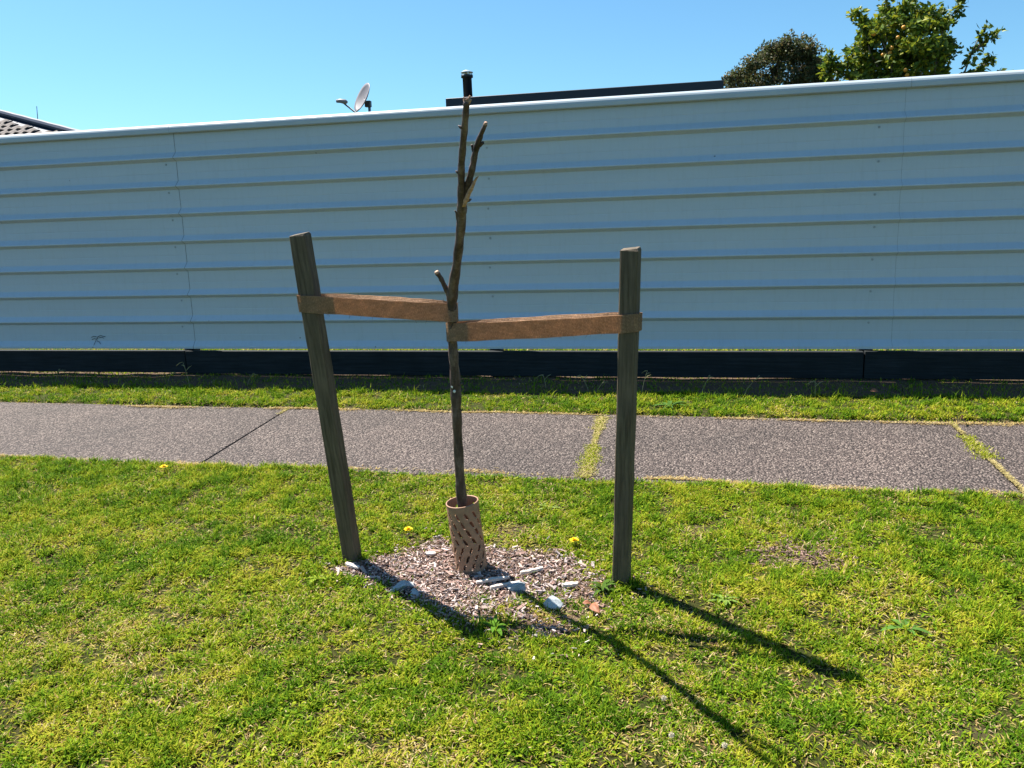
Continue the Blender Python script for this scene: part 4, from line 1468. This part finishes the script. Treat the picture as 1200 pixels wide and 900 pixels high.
# trees
def crown_leaves(clumps, per, leaf, pal, seed, squash=0.6, droop=0.0):
    r = np.random.default_rng(seed)
    Ps, Cs = [], []
    for (c, R, dens, shade) in clumps:
        n = int(per * dens)
        d = r.normal(size=(n, 3))
        d /= np.linalg.norm(d, axis=1)[:, None]
        rad = R * (r.random(n) ** 0.45) * (0.8 + 0.4 * r.random(n))
        Ps.append(np.array(c) + d * rad[:, None] * np.array([1, 1, 0.9]))
        col_ = pal[r.integers(0, len(pal), n)] * r.uniform(0.7, 1.25, n)[:, None]
        Cs.append(col_)
    P = np.concatenate(Ps)
    C = np.concatenate(Cs)
    n = len(P)
    a1 = r.normal(size=(n, 3)); a1[:, 2] = a1[:, 2] * 0.7 + droop
    a1 /= np.linalg.norm(a1, axis=1)[:, None]
    a2 = np.cross(a1, r.normal(size=(n, 3)))
    a2 /= np.linalg.norm(a2, axis=1)[:, None]
    a3 = np.cross(a1, a2)
    L_ = leaf * r.uniform(0.65, 1.25, n)[:, None]
    W_ = L_ * squash * 0.5
    V = np.stack([P, P + a1 * L_ * 0.5 + a2 * W_ + a3 * L_ * 0.08, P + a1 * L_, P + a1 * L_ * 0.5 - a2 * W_ + a3 * L_ * 0.08], 1).reshape(-1, 3)
    b = np.arange(n)[:, None] * 4
    Lp = np.concatenate([b + np.array([[0, 1, 2]]), b + np.array([[0, 2, 3]])], 1).ravel()
    return V, Lp, np.full(2 * n, 3), np.repeat(C, 4, 0)

def limb(mbx, p0, p1, r0, r1, seed, n=6):
    r = random.Random(seed)
    p0, p1 = Vector(p0), Vector(p1)
    Ln = (p1 - p0).length
    pts = []
    for i in range(n + 1):
        t = i / n
        j = Vector((r.uniform(-1, 1), r.uniform(-1, 1), r.uniform(-.5, .5))) * Ln * 0.045 * (1 if 0 < i < n else 0)
        pts.append(p0.lerp(p1, t) + j)
    mbx.tube(pts, [r0 + (r1 - r0) * i / n for i in range(n + 1)], 8)

# dense evergreen
EY = 17.0
eb = py(918, 100, EY)
ev = empty('evergreen_tree', (eb[0], EY, GB), 'dense dark grey-green evergreen tree rising behind the fence beside a citrus', 'tree')
def rel(p, o_): return np.array(p) - np.array([o_.location.x, o_.location.y, o_.location.z])
mbt = MB()
limb(mbt, (0, 0, 0), (0, 0, 2.2), 0.14, 0.09, 1)
tops = [(858, 92), (868, 84), (875, 76), (884, 70), (893, 60), (903, 53), (909, 60), (917, 48), (925, 47), (930, 58), (938, 52), (946, 54), (953, 60), (958, 70), (961, 82), (966, 92), (975, 96), (890, 88), (905, 80), (920, 75), (935, 78), (948, 84), (925, 92), (905, 98), (945, 98), (880, 98), (865, 102), (960, 104),
        (880, 120), (900, 122), (925, 120), (945, 122), (965, 124), (912, 140), (935, 140)]
r = random.Random(4)
cl = []
for k, (x, y) in enumerate(tops):
    for q in range(2):
        p = rel(py(x + r.uniform(-4, 4), y + 4 + q * 9 + r.uniform(-3, 3), EY + r.uniform(-0.45, 0.45)), ev)
        cl.append((p, r.uniform(0.15, 0.24) if y < 110 else 0.3, 1.0, 1))
    limb(mbt, (0, 0, 1.2 + 0.6 * r.random()), p, 0.045, 0.008, k)
mbt.build('trunk', M['trunk'], ev, True)
EP = np.array([[0.065, 0.085, 0.028], [0.09, 0.11, 0.035], [0.05, 0.062, 0.026], [0.13, 0.125, 0.05], [0.11, 0.08, 0.03]])
V, L, S, C = crown_leaves(cl, 260, 0.075, EP, 5, 0.45, 0.5)
tag(link('crown', mesh_np('crown', V, L, S, C), M['leaf'], ev), kind='stuff')

# citrus
CY = 11.5
cb = py(1078, 92, CY)
ci = empty('citrus_tree', (cb[0], CY, GB), 'citrus tree with glossy yellow-green leaves and small orange fruit behind fence', 'tree')
mbt = MB()
limb(mbt, (0, 0, 0), (0.02, 0, 1.5), 0.11, 0.08, 2)
spec = []
r = random.Random(9)
# rounded main crown, sampled as clumps on a ball
cc_ = np.array(rel(py(1058, 52, CY), ci))
pxm = 1.0 * ((py(1066, 52, CY) - CAM) @ _f) / FPX
RX, RZ = 57 * pxm, 62 * pxm
for k in range(210):
    d = Vector((r.gauss(0, 1), r.gauss(0, 1), r.gauss(0, 1))).normalized()
    q = r.random() ** 0.33
    p = cc_ + np.array([d.x * RX * q, d.y * RX * 0.9 * q, d.z * RZ * q - 0.15])
    spec.append((p, r.uniform(0.07, 0.13), 1.0, 1))
    if k % 6 == 0:
        limb(mbt, (0.02, 0, 1.4), p, 0.03, 0.006, k)
def spray(pix, dy, dens=0.55, rad=0.055):
    P = [rel(py(x, y, CY + dy), ci) for x, y in pix]
    for k in range(len(P) - 1):
        limb(mbt, P[k], P[k + 1], 0.012 - 0.003 * min(k, 2), 0.009 - 0.003 * min(k, 2), k, 4)
    sp_ = spline(P, 4)
    for p in sp_[3:]:
        spec.append((p + np.array([r.uniform(-.04, .04), r.uniform(-.04, .04), r.uniform(-.03, .03)]), rad, dens * r.uniform(0.5, 1.2), 1))
spray([(1105, 30), (1112, 22), (1122, 10), (1126, -6)], 0.1, 0.35, 0.06)
spray([(1125, 95), (1136, 70), (1146, 48), (1156, 28)], -0.1, 0.28, 0.055)
spray([(1140, 62), (1152, 50), (1163, 44), (1170, 38)], -0.1, 0.2, 0.045)
spray([(1125, 95), (1145, 84), (1156, 74), (1162, 66)], 0.0, 0.28, 0.05)
spray([(1115, 98), (1135, 92), (1150, 90)], 0.0, 0.9, 0.07)
spray([(1160, 98), (1170, 92), (1176, 86)], 0.0, 0.4, 0.045)
spray([(1020, 76), (1004, 77), (990, 78), (976, 74), (970, 64)], 0.05, 0.30, 0.055)
spray([(1000, 96), (990, 88), (984, 80), (972, 66)], 0.05, 0.45, 0.05)
spray([(1005, 96), (998, 84), (995, 72), (993, 62)], 0.1, 0.22, 0.045)
spray([(980, 100), (972, 88), (968, 76)], 0.05, 0.5, 0.055)
spray([(1020, 40), (1008, 22), (1004, 12)], 0, 0.5, 0.07)
spray([(1040, 10), (1036, -8)], 0, 0.7, 0.08)
spray([(1070, 0), (1078, -14)], 0, 0.7, 0.09)
mbt.build('trunk', M['trunk'], ci, True)
CP = np.array([[0.12, 0.18, 0.018], [0.20, 0.24, 0.02], [0.29, 0.29, 0.02], [0.06, 0.10, 0.016], [0.07, 0.12, 0.018]])
V, L, S, C = crown_leaves(spec, 46, 0.082, CP, 6, 0.55, -0.1)
tag(link('crown', mesh_np('crown', V, L, S, C), M['leaf'], ci), kind='stuff')
fm = MB()
rows_ = [(math.sin(math.pi * k / 7), math.cos(math.pi * k / 7)) for k in range(8)]
vs = [(a_ * math.cos(2 * math.pi * j / 10), a_ * math.sin(2 * math.pi * j / 10), z_ * 0.93) for a_, z_ in rows_ for j in range(10)]
fs = [(i * 10 + j, (i + 1) * 10 + j, (i + 1) * 10 + (j + 1) % 10, i * 10 + (j + 1) % 10) for i in range(7) for j in range(10)]
fruit_me = mesh('fruit', [(x_ * 0.026, y_ * 0.026, z_ * 0.026) for x_, y_, z_ in vs], fs, True)
for (x, y) in ((1045, 56), (1043, 62), (1071, 52), (1078, 47), (1079, 53), (1035, 64), (1061, 82), (1063, 88), (1059, 32), (1024, 40), (1052, 44), (1086, 62)):
    p = rel(py(x, y, CY - 0.48 + 0.005 * abs(x - 1066)), ci)
    link('fruit', fruit_me, M['fruit'], ci, tuple(p))
